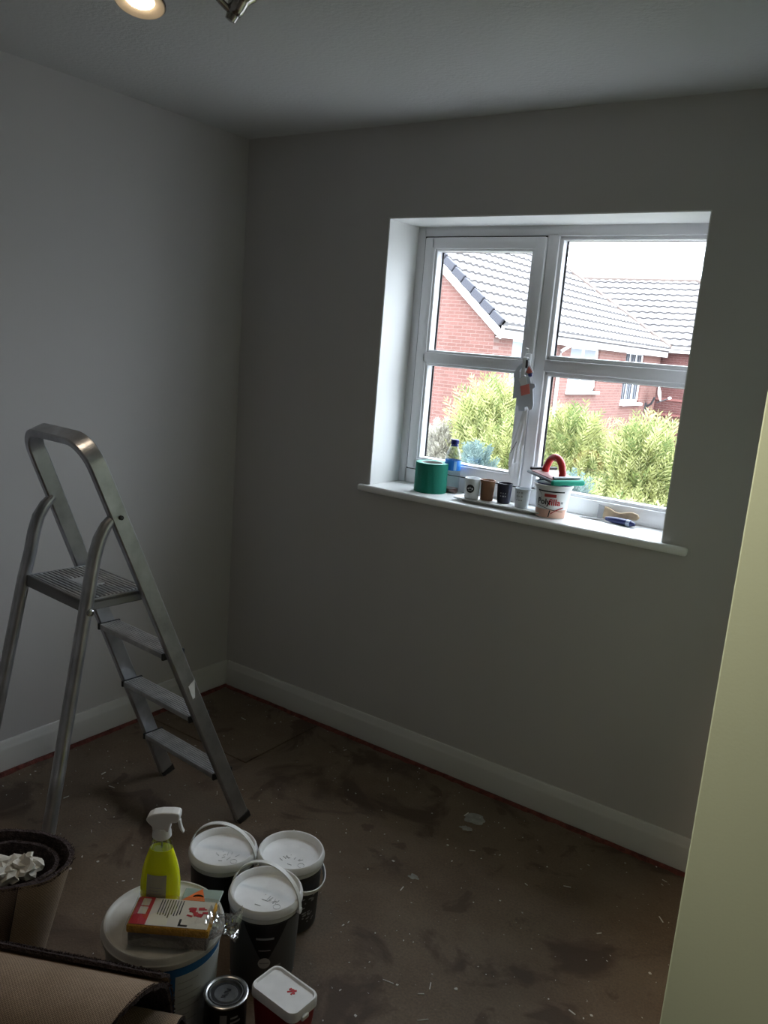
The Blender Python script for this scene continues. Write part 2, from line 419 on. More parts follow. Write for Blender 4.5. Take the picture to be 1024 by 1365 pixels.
# skirting
def skirt(name, a, b, nrm, label):
    prof = [(0, 0), (.018, 0), (.018, .078), (.016, .086), (.012, .093), (.011, .103), (.007, .110), (0, .1112)]
    a = Vector(a); b = Vector(b); nv = Vector(nrm); bb = B()
    vs = [a+nv*p+Vector((0, 0, z+.002)) for p, z in prof] + [b+nv*p+Vector((0, 0, z+.002)) for p, z in prof]; n = len(prof)
    fs = [(i, (i+1) % n, n+(i+1) % n, n+i) for i in range(n)] + [tuple(range(n)), tuple(range(2*n-1, n-1, -1))]
    bb.raw(vs, fs); struct(name, bb, gloss_white, label=label, smooth=35)
skirt('baseboard_left', (0, YF, 0), (0, 0, 0), (1, 0, 0), 'white skirting board along the left wall')
skirt('baseboard_back', (.018, 0, 0), (XB, 0, 0), (0, -1, 0), 'white skirting board under the window wall')
random.seed(5)
def gripper(name, p0, p1, nv, label):
    p0 = Vector(p0); p1 = Vector(p1); d = p1-p0; n = int(d.length/.03); nv = Vector(nv); bb = B()
    vs = []; fs = []
    for i in range(n+1):
        q = p0+d*i/n; wv = .022+random.uniform(-.004, .006); hv = .005+random.uniform(0, .004)
        vs += [q, q+Vector((0, 0, hv*.6)), q+nv*wv*.5+Vector((0, 0, hv)), q+nv*wv+Vector((0, 0, .0012)), q+nv*(wv+.001)]
    for i in range(n):
        for k in range(4): fs.append((i*5+k, i*5+k+1, i*5+k+6, i*5+k+5))
    fs += [(0, 1, 2, 3, 4), tuple(n*5+k for k in (4, 3, 2, 1, 0))]
    bb.raw(vs, fs); struct(name, bb, grip_m, label=label)
gripper('trim_1', (.022, -3.0, 0), (.022, -.025, 0), (1, 0, 0), 'red fluffy carpet gripper strip along the left skirting')
gripper('trim_2', (.05, -.022, 0), (XB-.01, -.022, 0), (0, -1, 0), 'red fluffy carpet gripper strip along the window wall skirting')

# ================================================================== WINDOW
win = thing('window_1', (X0, 0, Z0), 'white plastic framed four pane window with deep white reveal', 'window'); win['kind'] = 'structure'
rv = B()
rv.box((X0+.002, D/2+.002, (Z0+Z1)/2), (.004, D, Z1-Z0)); rv.box((X1-.002, D/2+.002, (Z0+Z1)/2), (.004, D, Z1-Z0))
rv.box(((X0+X1)/2, D/2+.002, Z1-.002), (X1-X0-.008, D, .004))
rv.build('window_reveal', white_paint, win)
# sill board: full width with rounded nose and horns, notched at the wall
HL, HR = .70, 1.985
sb = B()
sb.box(((HL+HR)/2, -.0145, Z0-.014), (HR-HL, .027, .028), bevel=.009, seg=3)
sb.box(((X0+X1)/2, D/2, Z0-.014), (X1-X0, D+.03, .0279))
sb.build('window_sill', sill_m, win, smooth=40)
YW = .2032; DF = .065
def bar(b, x0, x1, z0, z1, y0, y1, bev=.004): b.box(((x0+x1)/2, (y0+y1)/2, (z0+z1)/2), (x1-x0, y1-y0, z1-z0), bevel=bev, seg=2)
fr = B(); XM0, XM1 = 1.295, 1.338
bar(fr, X0, X0+.043, Z0-.0, Z1, YW, YW+DF); bar(fr, X1-.043, X1, Z0, Z1, YW, YW+DF)
bar(fr, X0+.03, X1-.03, Z1-.04, Z1, YW, YW+DF); bar(fr, X0+.03, X1-.03, Z0, Z0+.060, YW, YW+DF)
bar(fr, XM0, XM1, Z0+.05, Z1-.03, YW, YW+DF)
bar(fr, XM1-.005, X1-.03, 1.563, 1.606, YW, YW+DF)
fr.build('window_frame', upvc, win, smooth=40)
# stepped beads around each pane (real mouldings)
def bead(x0, x1, z0, z1, y, parent, wd=.016, dp=.035):
    b = B()
    bar(b, x0, x0+wd, z0, z1, y, y+dp, .005); bar(b, x1-wd, x1, z0, z1, y, y+dp, .005)
    bar(b, x0+.003, x1-.003, z0, z0+wd, y, y+dp, .005); bar(b, x0+.003, x1-.003, z1-wd, z1, y, y+dp, .005)
    return b.build('glazing_bead', upvc, parent, smooth=40)
def pane(x0, x1, z0, z1, y, parent):
    k = B()
    for a in ((x0, x0+.008, z0, z1), (x1-.004, x1, z0, z1), (x0, x1, z0, z0+.003), (x0, x1, z1-.004, z1)): bar(k, a[0], a[1], a[2], a[3], y-.003, y+.001, 0)
    k.build('gasket', gasket, parent)
    B().box(((x0+x1)/2, y+.006, (z0+z1)/2), (x1-x0+.004, .004, z1-z0+.004)).build('pane', glass_m, parent)
YS = .190
sash = B(); SX0, SX1, SZ0, SZ1 = .785, 1.293, 1.128, 2.034
bar(sash, SX0, SX0+.047, SZ0, SZ1, YS, YS+.075, .006); bar(sash, SX1-.042, SX1, SZ0, SZ1, YS, YS+.075, .006)
bar(sash, SX0+.03, SX1-.03, SZ1-.043, SZ1, YS, YS+.0745, .006); bar(sash, SX0+.03, SX1-.03, SZ0, SZ0+.043, YS, YS+.0745, .006)
bar(sash, SX0+.03, SX1-.03, 1.556, 1.598, YS, YS+.0745, .006)
so = sash.build('sash', upvc, win, smooth=40)
gk = B()
for a in ((SX0-.005, SX0+.001, SZ0-.004, SZ1+.004), (SX0, SX1, SZ1-.001, SZ1+.004), (SX0, SX1, SZ0-.004, SZ0+.001)):
    bar(gk, *a, YS+.010, YS+.016, 0)
gk.build('sash_seal', gasket, win)
for z0, z1 in ((1.595, 1.996), (1.166, 1.559)):
    bead(.829, 1.254, z0, z1, .196, win, .013, .05); pane(.840, 1.243, z0+.011, z1-.010, .238, win)
for z0, z1 in ((1.603, 2.043), (1.120, 1.566)):
    bead(1.334, 1.862, z0, z1, .212, win, .019, .045); pane(1.351, 1.845, z0+.017, z1-.017, .246, win)
hd = B(); hd.box((1.278, YS-.006, 1.585), (.026, .012, .075), bevel=.004); hd.box((1.278, YS-.020, 1.600), (.018, .020, .02), bevel=.004)
hd.box((1.276, YS-.026, 1.560), (.017, .012, .10), bevel=.005)
ho_ = hd.build('window_handle', upvc, win, smooth=40)
B().box((1.286, YS-.0272, 1.585), (.006, .012, .030), bevel=.002).build('handle_lock', gasket, ho_)
# ================================================================== CEILING SPOTLIGHT
sp = thing('ceiling_spotlight', (1.20, -1.44, H), 'brushed nickel ceiling spotlight cluster with one glowing warm head in view and one added unseen', 'light')
SPC = Vector((1.20, -1.44, H))
B().lathe([(.001, 0), (.062, 0), (.064, -.006), (.058, -.018), (.03, -.024), (.001, -.025)], SPC, 36).build('ceiling_plate', chrome, sp, smooth=40)
def spot_head(c, d, lit, arm_mid, rr=.043, cone=100):
    d = Vector(d).normalized(); q = d.to_track_quat('Z', 'Y').to_matrix(); c = Vector(c)
    armp = [SPC+Vector((0, 0, -.02)), Vector(arm_mid), c - d*.060]
    pts = []
    for i in range(13):
        t = i/12; pts.append(armp[0]*(1-t)**2 + armp[1]*2*t*(1-t) + armp[2]*t*t)
    B().tube(pts, .007, 10).build('arm', chrome, sp, smooth=50)
    k = B(); k.lathe([(.001, -.018), (.012, -.016), (.015, 0), (.012, .016), (.001, .018)], armp[2], 16, M=q); k.build('knuckle', chrome, sp, smooth=50)
    h = B()
    h.lathe([(.001, -.066), (.008, -.0655), (.0145, -.062), (.0185, -.055), (.0205, -.045), (.0215, -.036), (.023, -.028), (.032, -.015), (rr-.004, -.004), (rr, 0), (rr, .004), (rr-.004, .005), (.029, -.002), (.026, -.006), (.001, -.007)], c, 32, M=q, cap=False)
    ho = h.build('lamp_head', [chrome], sp, smooth=40)
    if lit:
        ri = B(); ri.lathe([(.0305, .0005), (rr-.003, .0062), (rr-.001, .0052), (.031, -.0015)], c, 32, M=q, cap=False); ri.build('lamp_rim', lamp_ring, ho)
        B().lathe([(.001, .0042), (.015, .0035), (.029, .000), (.0295, -.0015), (.001, -.002)], c, 28, M=q, cap=False).build('lamp_lens', lamp_glow, ho, smooth=60)
        ld = bpy.data.lights.new('lamp_light', 'SPOT'); ld.energy = lit; ld.color = (1, .80, .58); ld.spot_size = R(cone); ld.spot_blend = .9; ld.shadow_soft_size = .03
        lo = bpy.data.objects.new('lamp_light', ld); COL.objects.link(lo)
        lo.location = c + d*.02 - SPC; lo.rotation_euler = (-d).to_track_quat('Z', 'Y').to_euler(); lo.parent = sp
spot_head((1.04, -1.39, 2.275), (.14, -.22, -.95), 9.0, (1.09, -1.43, 2.36), .054)
spot_head((1.172, -1.215, 2.345), (.28, .12, .62), 0, (1.12, -1.31, 2.33), .036)
spot_head((1.40, -1.66, 2.27), (1.14, .66, -1.30), 100.0, (1.33, -1.57, 2.36), cone=56)  # assumed head, added out of view to light the pale right wall
# ================================================================== FLOOR DEBRIS
random.seed(11)
def flakes(name, n, xr, yr, smin, smax, label):
    b = B()
    for i in range(n):
        x = random.uniform(*xr); y = random.uniform(*yr)
        if x > XB-.05 and y > YB: continue
        s = random.uniform(smin, smax)*random.choice((.5, .6, 1)); k = random.randint(4, 6); el = random.uniform(.25, 1)
        a = random.uniform(0, 6.28); pts = []
        for j in range(k):
            t = 2*math.pi*j/k + random.uniform(-.3, .3); rr = s*random.uniform(.6, 1)
            px, py = rr*math.cos(t), rr*el*math.sin(t); pts.append((x+px*math.cos(a)-py*math.sin(a), y+px*math.sin(a)+py*math.cos(a)))
        b.prism(pts, .0002, .0016)
    return b
b = flakes('paint_flakes', 420, (.05, 2.3), (-2.0, -.04), .0015, .0065, 'small white paint flakes scattered across the dark floor')
for i in range(46):
    x = random.uniform(.2, 2.2); y = random.uniform(-1.9, -.1); a = random.uniform(0, 3.14); L = random.uniform(.010, .03)
    b.box((x, y, .0014), (L, random.uniform(.0012, .003), .0016), rot=Matrix.Rotation(a, 3, 'Z'))
tag(b.build('paint_flakes', flake_m), 'small white paint flakes and plaster slivers scattered across the dark floor', 'debris', kind='stuff')
def blot(name, c, s, seed, label, m=flake_d, el=.7, th=.0012):
    random.seed(seed); pts = []
    for j in range(26):
        t = 2*math.pi*j/26; rr = s*(.72+.5*mnoise.noise((math.cos(t)*1.6+seed, math.sin(t)*1.6, seed*.37)))
        pts.append((c[0]+rr*math.cos(t), c[1]+rr*el*math.sin(t)))
    tag(B().prism(pts, .0002, th).build(name, m, loc=(c[0], c[1], 0)), label, 'paint')
blot('paint_smear', (1.455, -.215, 0), .055, 3, 'largest pale grey paint smear on the floor near the skirting')
blot('paint_smear', (1.465, -.285, 0), .028, 8, 'small pale paint blob just below the largest smear')
blot('paint_smear', (1.47, -.63, 0), .022, 4, 'small pale paint splat in the middle of the dark floor')
# ================================================================== STEPLADDER
LO = Vector((.6519, -.7433, 0)); LH = -.0761
e1 = Vector((math.cos(LH), math.sin(LH), 0)); e2 = Vector((e1.y, -e1.x, 0)); ez = Vector((0, 0, 1))
W0, KT, SL = .4198, .0438, .4272
def Lp(u, v, z): return LO + e1*u + e2*v + ez*z
def St(sg, z): return Lp(sg*(W0/2-KT*z), SL*z, z)
lad = thing('stepladder', LO, 'worn aluminium stepladder with looped handrail standing near the left wall', 'ladder')
hn = (e2 - ez*SL).normalized()          # normal of the plane the hoop lies in
zt = 1.305; rb = .075
path = [St(1, .012)] + [St(1, z) for z in (.3, .6, .9, 1.1, zt-rb-.01)]
td = (St(1, zt)-St(1, 0)).normalized(); tl = (St(-1, zt)-St(-1, 0)).normalized()
cR = St(1, zt-rb) - e1*rb; cL = St(-1, zt-rb) + e1*rb
inp = (ez + e2*SL).normalized()
path += [cR + e1*rb*math.cos(a) + inp*rb*1.08*math.sin(a) for a in [R(x) for x in range(0, 91, 10)]]
path += [cL - e1*rb*math.cos(a) + inp*rb*1.08*math.sin(a) for a in [R(x) for x in range(90, -1, -10)]]
path += [St(-1, z) for z in (zt-rb-.01, 1.1, .9, .6, .3, .012)]
def hoop_ring(i, p, t):
    bb = t.cross(hn).normalized(); a = hn; x = .025; y = .0115; c = .004
    return [p+a*sx*(x-cx)+bb*sy*(y-cy) for sx, sy, cx, cy in ((1, 1, 0, c), (1, 1, c, 0), (-1, 1, c, 0), (-1, 1, 0, c), (-1, -1, 0, c), (-1, -1, c, 0), (1, -1, c, 0), (1, -1, 0, c))]
B().sweep(path, hoop_ring).build('front_frame', alu, lad, smooth=35)
for sg in (1, -1):
    fb = B(); q = Matrix((e1, (e2*SL+ez).normalized().cross(e1), (e2*SL+ez).normalized())).transposed()
    fb.box(St(sg, .0)+ez*.014+e2*.004, (.0265, .053, .030), bevel=.004, rot=q)
    for v in fb.bm.verts: v.co.z = max(v.co.z, .0)
    fb.build('foot', black_pl, lad, smooth=40)
for z in (.194, .4226, .651):
    hw = W0/2-KT*z-.008; c = Lp(0, SL*z, z); tr = B()
    q = Matrix((e1, e2, ez)).transposed()
    tr.box(c+ez*.006, (2*hw, .072, .007), bevel=.002, rot=q, seg=1)
    tr.box(c-e2*.033-ez*.001, (2*hw, .006, .013), bevel=.002, rot=q, seg=1); tr.box(c+e2*.033-ez*.001, (2*hw, .006, .013), bevel=.002, rot=q, seg=1)
    for k in range(-3, 4): tr.box(c+e2*k*.0092+ez*.0102, (2*hw-.03, .004, .002), rot=q)
    to = tr.build('tread', alu_t, lad)
    for sg in (1, -1):
        B().box(c+e1*sg*(hw-.004)+ez*.001, (.009, .080, .022), bevel=.003, rot=q).build('tread_end_cap', black_pl, to, smooth=40)
zp = .8692; q = Matrix((e1, e2, ez)).transposed(); hwp = .152
pf = B(); vc = .463; dv = .205
pf.box(Lp(0, vc, zp-.006), (2*hwp, dv, .006), rot=q)
for s in (1, -1): pf.box(Lp(0, vc+s*(dv/2-.004), zp-.014), (2*hwp, .008, .036), bevel=.003, rot=q)
for s in (1, -1): pf.box(Lp(s*(hwp-.004), vc, zp-.014), (.008, dv, .034), bevel=.003, rot=q)
pl = pf.build('platform', mat('platform_base', (.24, .24, .245), .55, metal=.45), lad)
for k in range(15):
    v = vc - dv/2 + .014 + k*(dv-.028)/14
    if 5 <= k <= 9:
        for s in (1, -1): B().box(Lp(s*.097, v, zp+.0005), (.095, .0075, .007), bevel=.0015, rot=q, seg=1).build('platform_rib', alu_t, pl)
    else:
        B().box(Lp(0, v, zp+.0005), (2*hwp-.02, .0075, .007), bevel=.0015, rot=q, seg=1).build('platform_rib', alu_t, pl)
B().box(Lp(0, vc, zp+.0005), (.09, .066, .0065), bevel=.002, rot=q).build('platform_badge_plate', alu_t, pl)
za = 1.0952; VR, VP = .7317, .5637
for sg in (1, -1):
    uu = W0/2-KT*za-.004
    A0 = Lp(sg*uu, SL*za+.012, za+.002)
    pts = [A0, Lp(sg*(uu+.001), SL*za+.035, za-.022), Lp(sg*(uu+.002), SL*za+.055, za-.055), Lp(sg*(uu+.002), SL*za+.068, za-.098), Lp(sg*(uu+.002), SL*za+.079, za-.155), Lp(sg*(.166), VP, zp-.005)]
    for t in (.25, .5, .75, .985): pts.append(Lp(sg*(.166+.028*t), VP+(VR-VP)*t, (zp-.005)*(1-t)))
    rl = [.013, .0165, .018, .0185, .0185, .0185, .0185, .0185, .0185, .0185]
    B().tube(pts, rl, 14, up=e1).build('rear_leg', alu, lad, smooth=50)
    e = pts[-1]
    B().lathe([(.021, 0), (.0225, .01), (.0215, .045), (.020, .045)], (e.x, e.y, .0), 18).build('foot', black_pl, lad, smooth=40)
    M = Matrix((e2, ez, e1)).transposed()
    B().lathe([(.010, .0), (.010, .006*sg), (.006, .008*sg), (.006, .004*sg), (.001, .004*sg)], Lp(sg*(.166+.018), VP, zp-.022), 16, M=M, cap=False).build('pivot_ring', mat('steel_ring', (.5, .5, .5), .3, metal=1), lad)
    B().lathe([(.0065, 0), (.0065, .006*sg), (.001, .007*sg)], Lp(sg*(uu+.0155), SL*za, za), 14, M=M, cap=False).build('rivet', black_pl, lad)
    # platform side bracket down to the stile
B().prism([(-.010, .030), (.012, .012), (-.006, -.034), (-.014, -.030)], 0, .0015, M=Matrix.Translation(St(1, .535)+e1*.0125) @ Matrix((e2, ez, e1)).transposed().to_4x4()).build('paint_splash', white_paint, lad)

# ================================================================== BUCKETS
CAMP = Vector((2.5912, -2.6204, 1.607))
def camang(c): return math.atan2(CAMP.y-c[1], CAMP.x-c[0])
def bucket(c, h, r, bail, label, extra):
    t = thing('paint_bucket', (c[0], c[1], 0), label, 'bucket', 'dark paint buckets with white lids')
    rb_ = r*.86; rf = lambda z: rb_ + (r*.965-rb_)*(z/h)
    C0 = Vector((c[0], c[1], 0))
    B().lathe([(rb_-.008, 0), (rb_, .005), (rf(h-.035), h-.035), (rf(h-.03), h-.024)], C0, 48).build('body', char_pl, t, smooth=40)
    B().lathe([(rf(h-.036)+.0006, h-.036), (rf(h-.035)+.0025, h-.034), (r-.003, h-.032), (r-.003, h-.024), (rf(h-.03), h-.022)], C0, 48, cap=False).build('collar', white_pl2, t, smooth=40)
    l = B()
    l.lathe([(r-.003, h-.022), (r+.001, h-.020), (r+.0015, h-.012), (r-.001, h-.004), (r-.0035, h), (r-.0065, h), (r-.009, h-.003), (r-.014, h-.017), (r-.018, h-.0195), (.001, h-.0185)], C0, 56, cap=False)
    lid = l.build('lid', lid_in, t, smooth=35)
    random.seed(int(c[0]*1000)); em = B()
    a0 = camang(c)
    for k in range(9):
        aa = a0 + random.uniform(-1.3, 1.3); rr = random.uniform(.012, r*.52); ct = C0+Vector((rr*math.cos(aa), rr*math.sin(aa), h-.0180))
        em.box(ct, (random.uniform(.006, .016), .0016, .0009), rot=Matrix.Rotation(aa+random.choice((1.2, 1.6, 2.0)), 3, 'Z'))
    ac = a0+.55; cc = C0+Vector((.055*math.cos(ac), .055*math.sin(ac), h-.0178))
    em.tube([cc+Vector((.009*math.cos(x), .009*math.sin(x), 0)) for x in [i*2*math.pi/16 for i in range(16)]], .0006, 5, closed=True)
    em.build('embossed_marks', mat('faint_grey_mark', (.55, .55, .56), .6), lid)
    ax, tilt, Rb = bail
    a = Vector((math.cos(ax), math.sin(ax), 0)); sd_ = Vector((-math.sin(ax), math.cos(ax), 0))
    upd = Vector((0, 0, 1))*math.cos(tilt) + sd_*math.sin(tilt)
    cz = h-.046 if abs(tilt) > 1.2 else h-.030
    pth = arc(C0+Vector((0, 0, cz)), a, upd, Rb, 30)
    wv = a.cross(upd)
    B().strip(pth, wv, .013, .003).build('handle', white_pl, t, smooth=50)
    for s in (1, -1):
        B().lathe([(.008, -.004), (.008, .004)], C0+a*s*(Rb-.001)+Vector((0, 0, cz)), 14, M=a.to_track_quat('Z', 'Y').to_matrix()).build('handle_pivot', white_pl, t, smooth=40)
    extra(t, C0, rf, h, a0)
    return t
def ex_front(t, c, rf, h, a0):
    b = B(); cyl_patch(b, c, rf, a0-1.5, a0+1.45, 0.012, h-.040, n=40); b.build('label', grey_lab, t, smooth=60)
    b = B(); V = lambda i, j: ((i-.5)*2*(.058*(1-j)+.006*j), (h-.040)*(1-j)+(h-.145)*j)
    p, f = grid2(V, 12, 6); cyl_flat(b, p, f, c, rf, a0+.06, .0014); b.build('label_chevron', deep_black, t)
    b = B(); p, f = disc2(.0155, 22); p = [(s, z+h-.148) for s, z in p]; cyl_flat(b, p, f, c, rf, a0+.06, .0021); b.build('label_badge', pale_print, t)
    b = B(); p, f = grid2(lambda i, j: ((i-.5)*.024, h-.149+j*.003), 6, 1); cyl_flat(b, p, f, c, rf, a0+.06, .0028)
    p, f = grid2(lambda i, j: ((i-.5)*.045, h-.080+j*.006), 8, 1); cyl_flat(b, p, f, c, rf, a0+.05, .0026)
    p, f = grid2(lambda i, j: ((i-.5)*.030, h-.112+j*.003), 6, 1); cyl_flat(b, p, f, c, rf, a0+.05, .0026)
    for k in range(5):
        p, f = grid2(lambda i, j: ((i-.5)*(.012 if k % 2 else .018)+.038+.002*k, .072-.009*k+j*.005), 3, 1); cyl_flat(b, p, f, c, rf, a0+.02, .0020)
    b.build('label_print', mid_print, t)
def ex_right(t, c, rf, h, a0):
    b = B(); random.seed(4)
    for k in range(26):
        ww = random.uniform(.004, .012); s0 = random.uniform(.04, .085); z0 = random.uniform(.03, h-.10)
        p, f = grid2(lambda i, j: ((i-.5)*ww+s0, z0+j*.004), 2, 1); cyl_flat(b, p, f, c, rf, a0, .0018)
    b.build('label_print', mid_print, t)
    b = B(); cyl_patch(b, c, rf, a0-1.2, a0+1.3, .012, h-.052, n=36); b.build('label', mat('near_black_label', (.022, .022, .024), .4), t, smooth=60)
def ex_left(t, c, rf, h, a0):
    b = B(); cyl_patch(b, c, rf, a0-1.3, a0+1.3, 0.012, h-.040, n=36); b.build('label', deep_black, t, smooth=60)
BF = (1.372, -1.210); BR = (1.293, -1.021); BL = (1.142, -1.134)
bucket(BL, .215, .0935, (R(22), R(0), .0975), 'dark paint bucket with raised white handle beside the yellow spray bottle', ex_left)
bucket(BR, .215, .0925, (R(115), R(-112), .1045), 'dark paint bucket furthest right, its white handle hanging down', ex_right)
bucket(BF, .235, .0935, (R(14), R(4), .0975), 'dark paint bucket with grey chevron label and round badge', ex_front)

# ---- big white tub
TC = (1.276, -1.459); th_ = .25; tr_ = .139
tub = thing('emulsion_tub', (TC[0], TC[1], 0), 'large round off-white tub with blue edged label and flat lid', 'tub')
tf = lambda z: .122 + (.134-.122)*z/th_
TC0 = Vector((TC[0], TC[1], 0))
B().lathe([(.115, 0), (.122, .006), (tf(.22), .22), (tf(.22), .235)], TC0, 56).build('body', white_pl2, tub, smooth=40)
B().lathe([(.137, th_-.030), (tr_+.001, th_-.029), (tr_+.003, th_-.022), (tr_+.003, th_-.016), (tr_, th_-.012), (tr_-.001, th_-.004), (tr_-.004, th_), (tr_-.008, th_), (tr_-.012, th_-.004), (tr_-.018, th_-.006), (.001, th_-.005)], TC0, 64, cap=False).build('lid', white_pl2, tub, smooth=35)
ta = camang(TC)
b = B(); cyl_patch(b, TC0, tf, ta+.02, ta+2.0, .008, th_-.037, n=36); b.build('label_border', blue_lab, tub, smooth=60)
b = B(); cyl_patch(b, TC0, tf, ta+.22, ta+2.0, .008, th_-.058, .0016, n=36); b.build('label', label_white, tub, smooth=60)
b = B()
for k in range(7):
    ww = (.05, .035, .06, .045, .055, .03, .05)[k]
    p, f = grid2(lambda i, j: (i*ww+.035, .172-.018*k+j*.0022), 8, 1); cyl_flat(b, p, f, TC0, tf, ta, .0026)
b.build('label_print', mid_print, tub)
TZ = th_-.005
# ---- spray bottle
SBx, SBy = 1.240, -1.441
spb = thing('spray_bottle', (SBx, SBy, TZ), 'clear spray bottle of fluorescent yellow cleaner with white trigger, on the big tub', 'bottle')
sa = math.atan2(.571, .817)
rx = Vector((math.cos(sa), math.sin(sa), 0)); ry = Vector((-math.sin(sa), math.cos(sa), 0))
Mb = Matrix((rx, ry, Vector((0, 0, 1)))).transposed()
S0 = Vector((SBx, SBy, TZ))
prof = [(.001, .0), (.040, .0), (.046, .004), (.0475, .02), (.049, .045), (.0485, .075), (.045, .105), (.039, .130), (.0315, .152), (.026, .168)]
B().lathe([(r*.965 if r > .01 else r, z+.0008) for r, z in prof[:-1]] + [(.027, .163), (.001, .1632)], S0, 36, M=Mb, sy=.72, cap=False).build('liquid', yellow_liq, spb, smooth=50)
nk = [(.0270, .1655), (.0245, .174), (.0205, .187), (.0190, .200)]
B().lathe(nk, S0, 30, M=Mb, sy=.8, cap=False).build('clear_neck', thin_glass('cloudy_plastic', (.72, .76, .70), 1.0), spb, smooth=50)
B().tube([S0+Vector((0, 0, .02)), S0+Vector((.004, 0, .1)), S0+Vector((0, 0, .2))], .0022, 8).build('dip_tube', white_pl, spb, smooth=50)
B().lathe([(.0200, .192), (.0225, .195), (.0215, .208), (.0180, .218)], S0, 24, M=Mb).build('collar', white_pl, spb, smooth=40)
# trigger head: side profile in (x right, z up)
hp0 = [(-.022, .212), (-.024, .224), (-.036, .236), (-.041, .243), (-.036, .252), (-.022, .261), (.000, .266), (.030, .268), (.046, .267), (.050, .262), (.049, .245), (.042, .240), (.028, .238), (.024, .228), (.022, .212)]
hp = [(x*.86, .214+(z-.214)*.90) for x, z in hp0]
MH = Matrix.Translation(S0) @ Matrix((rx, Vector((0, 0, 1)), -ry)).transposed().to_4x4()
B().prism(hp, -.0145, .0145, M=MH).build('trigger_head', white_pl, spb, bevel=.004)
tg0 = [(.042, .244), (.050, .244), (.052, .232), (.056, .218), (.062, .208), (.058, .206), (.051, .214), (.046, .226)]
tg = [(x*.86, .214+(z-.214)*.90) for x, z in tg0]
B().prism(tg, -.006, .006, M=MH).build('trigger', white_pl, spb, bevel=.0015)
# flat front label on the camera side
ba = camang((SBx, SBy)); fd = -ry
lb = B(); vs = []; nl = 8
def bsurf(s, z):
    x = s; zz = z
    rr = np.interp(zz, [p[1] for p in prof], [p[0] for p in prof]); k = max(0, 1-(x/rr)**2)
    return S0 + rx*x - ry*(rr*.72*math.sqrt(k)+.0012) + Vector((0, 0, zz))
p, f = grid2(lambda i, j: ((i-.5)*.046-.002, .012+j*.098), 10, 8)
lb.raw([bsurf(*q) for q in p], f); lb.build('label', mat('faded_label', (.42, .42, .30), .5), spb, smooth=60)
lb = B()
for k in range(5):
    p, f = grid2(lambda i, j: (.002+i*.014, .014+k*.0042+j*.0026), 3, 1); lb.raw([bsurf(*q)-ry*.0006 for q in p], f)
lb.build('barcode', deep_black, spb)
lb = B()
for k in range(4):
    p, f = grid2(lambda i, j: (-.018+i*(.03 if k % 2 else .022), .055+k*.008+j*.0015), 4, 1); lb.raw([bsurf(*q)-ry*.0006 for q in p], f)
lb.build('label_print', mid_print, spb)

# ---- sponge pack
PC = Vector((1.332, -1.482, TZ)); pa = R(34)
px_ = Vector((math.cos(pa), math.sin(pa), 0)); py_ = Vector((-math.sin(pa), math.cos(pa), 0)); PM = Matrix((px_, py_, Vector((0, 0, 1)))).transposed()
pk = thing('sponge_pack', PC, 'wrapped yellow and grey sponge block with red and cream label, on the big tub', 'sponge')
L_, W_ = .185, .098
B().box(PC+Vector((0, 0, .019)), (L_-.006, W_-.004, .034), bevel=.004, rot=PM).build('grey_foam_layer', sponge_g, pk, smooth=40)
B().box(PC+Vector((0, 0, .046)), (L_, W_, .020), bevel=.004, rot=PM).build('yellow_foam_layer', sponge_y, pk, smooth=40)
zt_ = .0565
def onpk(x, y, z): return PC + px_*x + py_*y + Vector((0, 0, z))
def pkpatch(name, x0, x1, y0, y1, z, m, par=pk):
    b = B(); b.box(onpk((x0+x1)/2, (y0+y1)/2, z), (x1-x0, y1-y0, .0007), rot=PM); return b.build(name, m, par)
cl = pkpatch('label_card', -.088, .088, -.045, .046, zt_+.0004, card_w)
pkpatch('label_red_panel', -.088, -.052, -.045, .046, zt_+.0012, red_print, cl)
for y0 in (-.012, .016): pkpatch('label_white_box', -.078, -.060, y0, y0+.024, zt_+.0019, card_w, cl)
b = B()
for k in range(9):
    ln = (.05, .052, .05, .054, .06, .048, .052, .05, .046)[k]
    b.box(onpk(-.034+k*.0062, .042-ln/2, zt_+.0012), (.0022, ln, .0006), rot=PM)
b.build('label_text_lines', deep_black, cl)
b = B(); b.box(onpk(.023, -.030, zt_+.0012), (.005, .022, .0006), rot=PM); b.box(onpk(.031, -.039, zt_+.0012), (.021, .005, .0006), rot=PM)
b.build('label_corner_mark', deep_black, cl)
random.seed(3); b = B()
for k in range(16):
    b.box(onpk(.055+random.uniform(-.018, .018), .008+random.uniform(-.014, .014), zt_+.0012+k*.00002), (random.uniform(.005, .015), random.uniform(.003, .009), .0006), rot=PM @ Matrix.Rotation(random.uniform(-.5, .5), 3, 'Z'))
b.build('label_red_motif', red_print, cl)
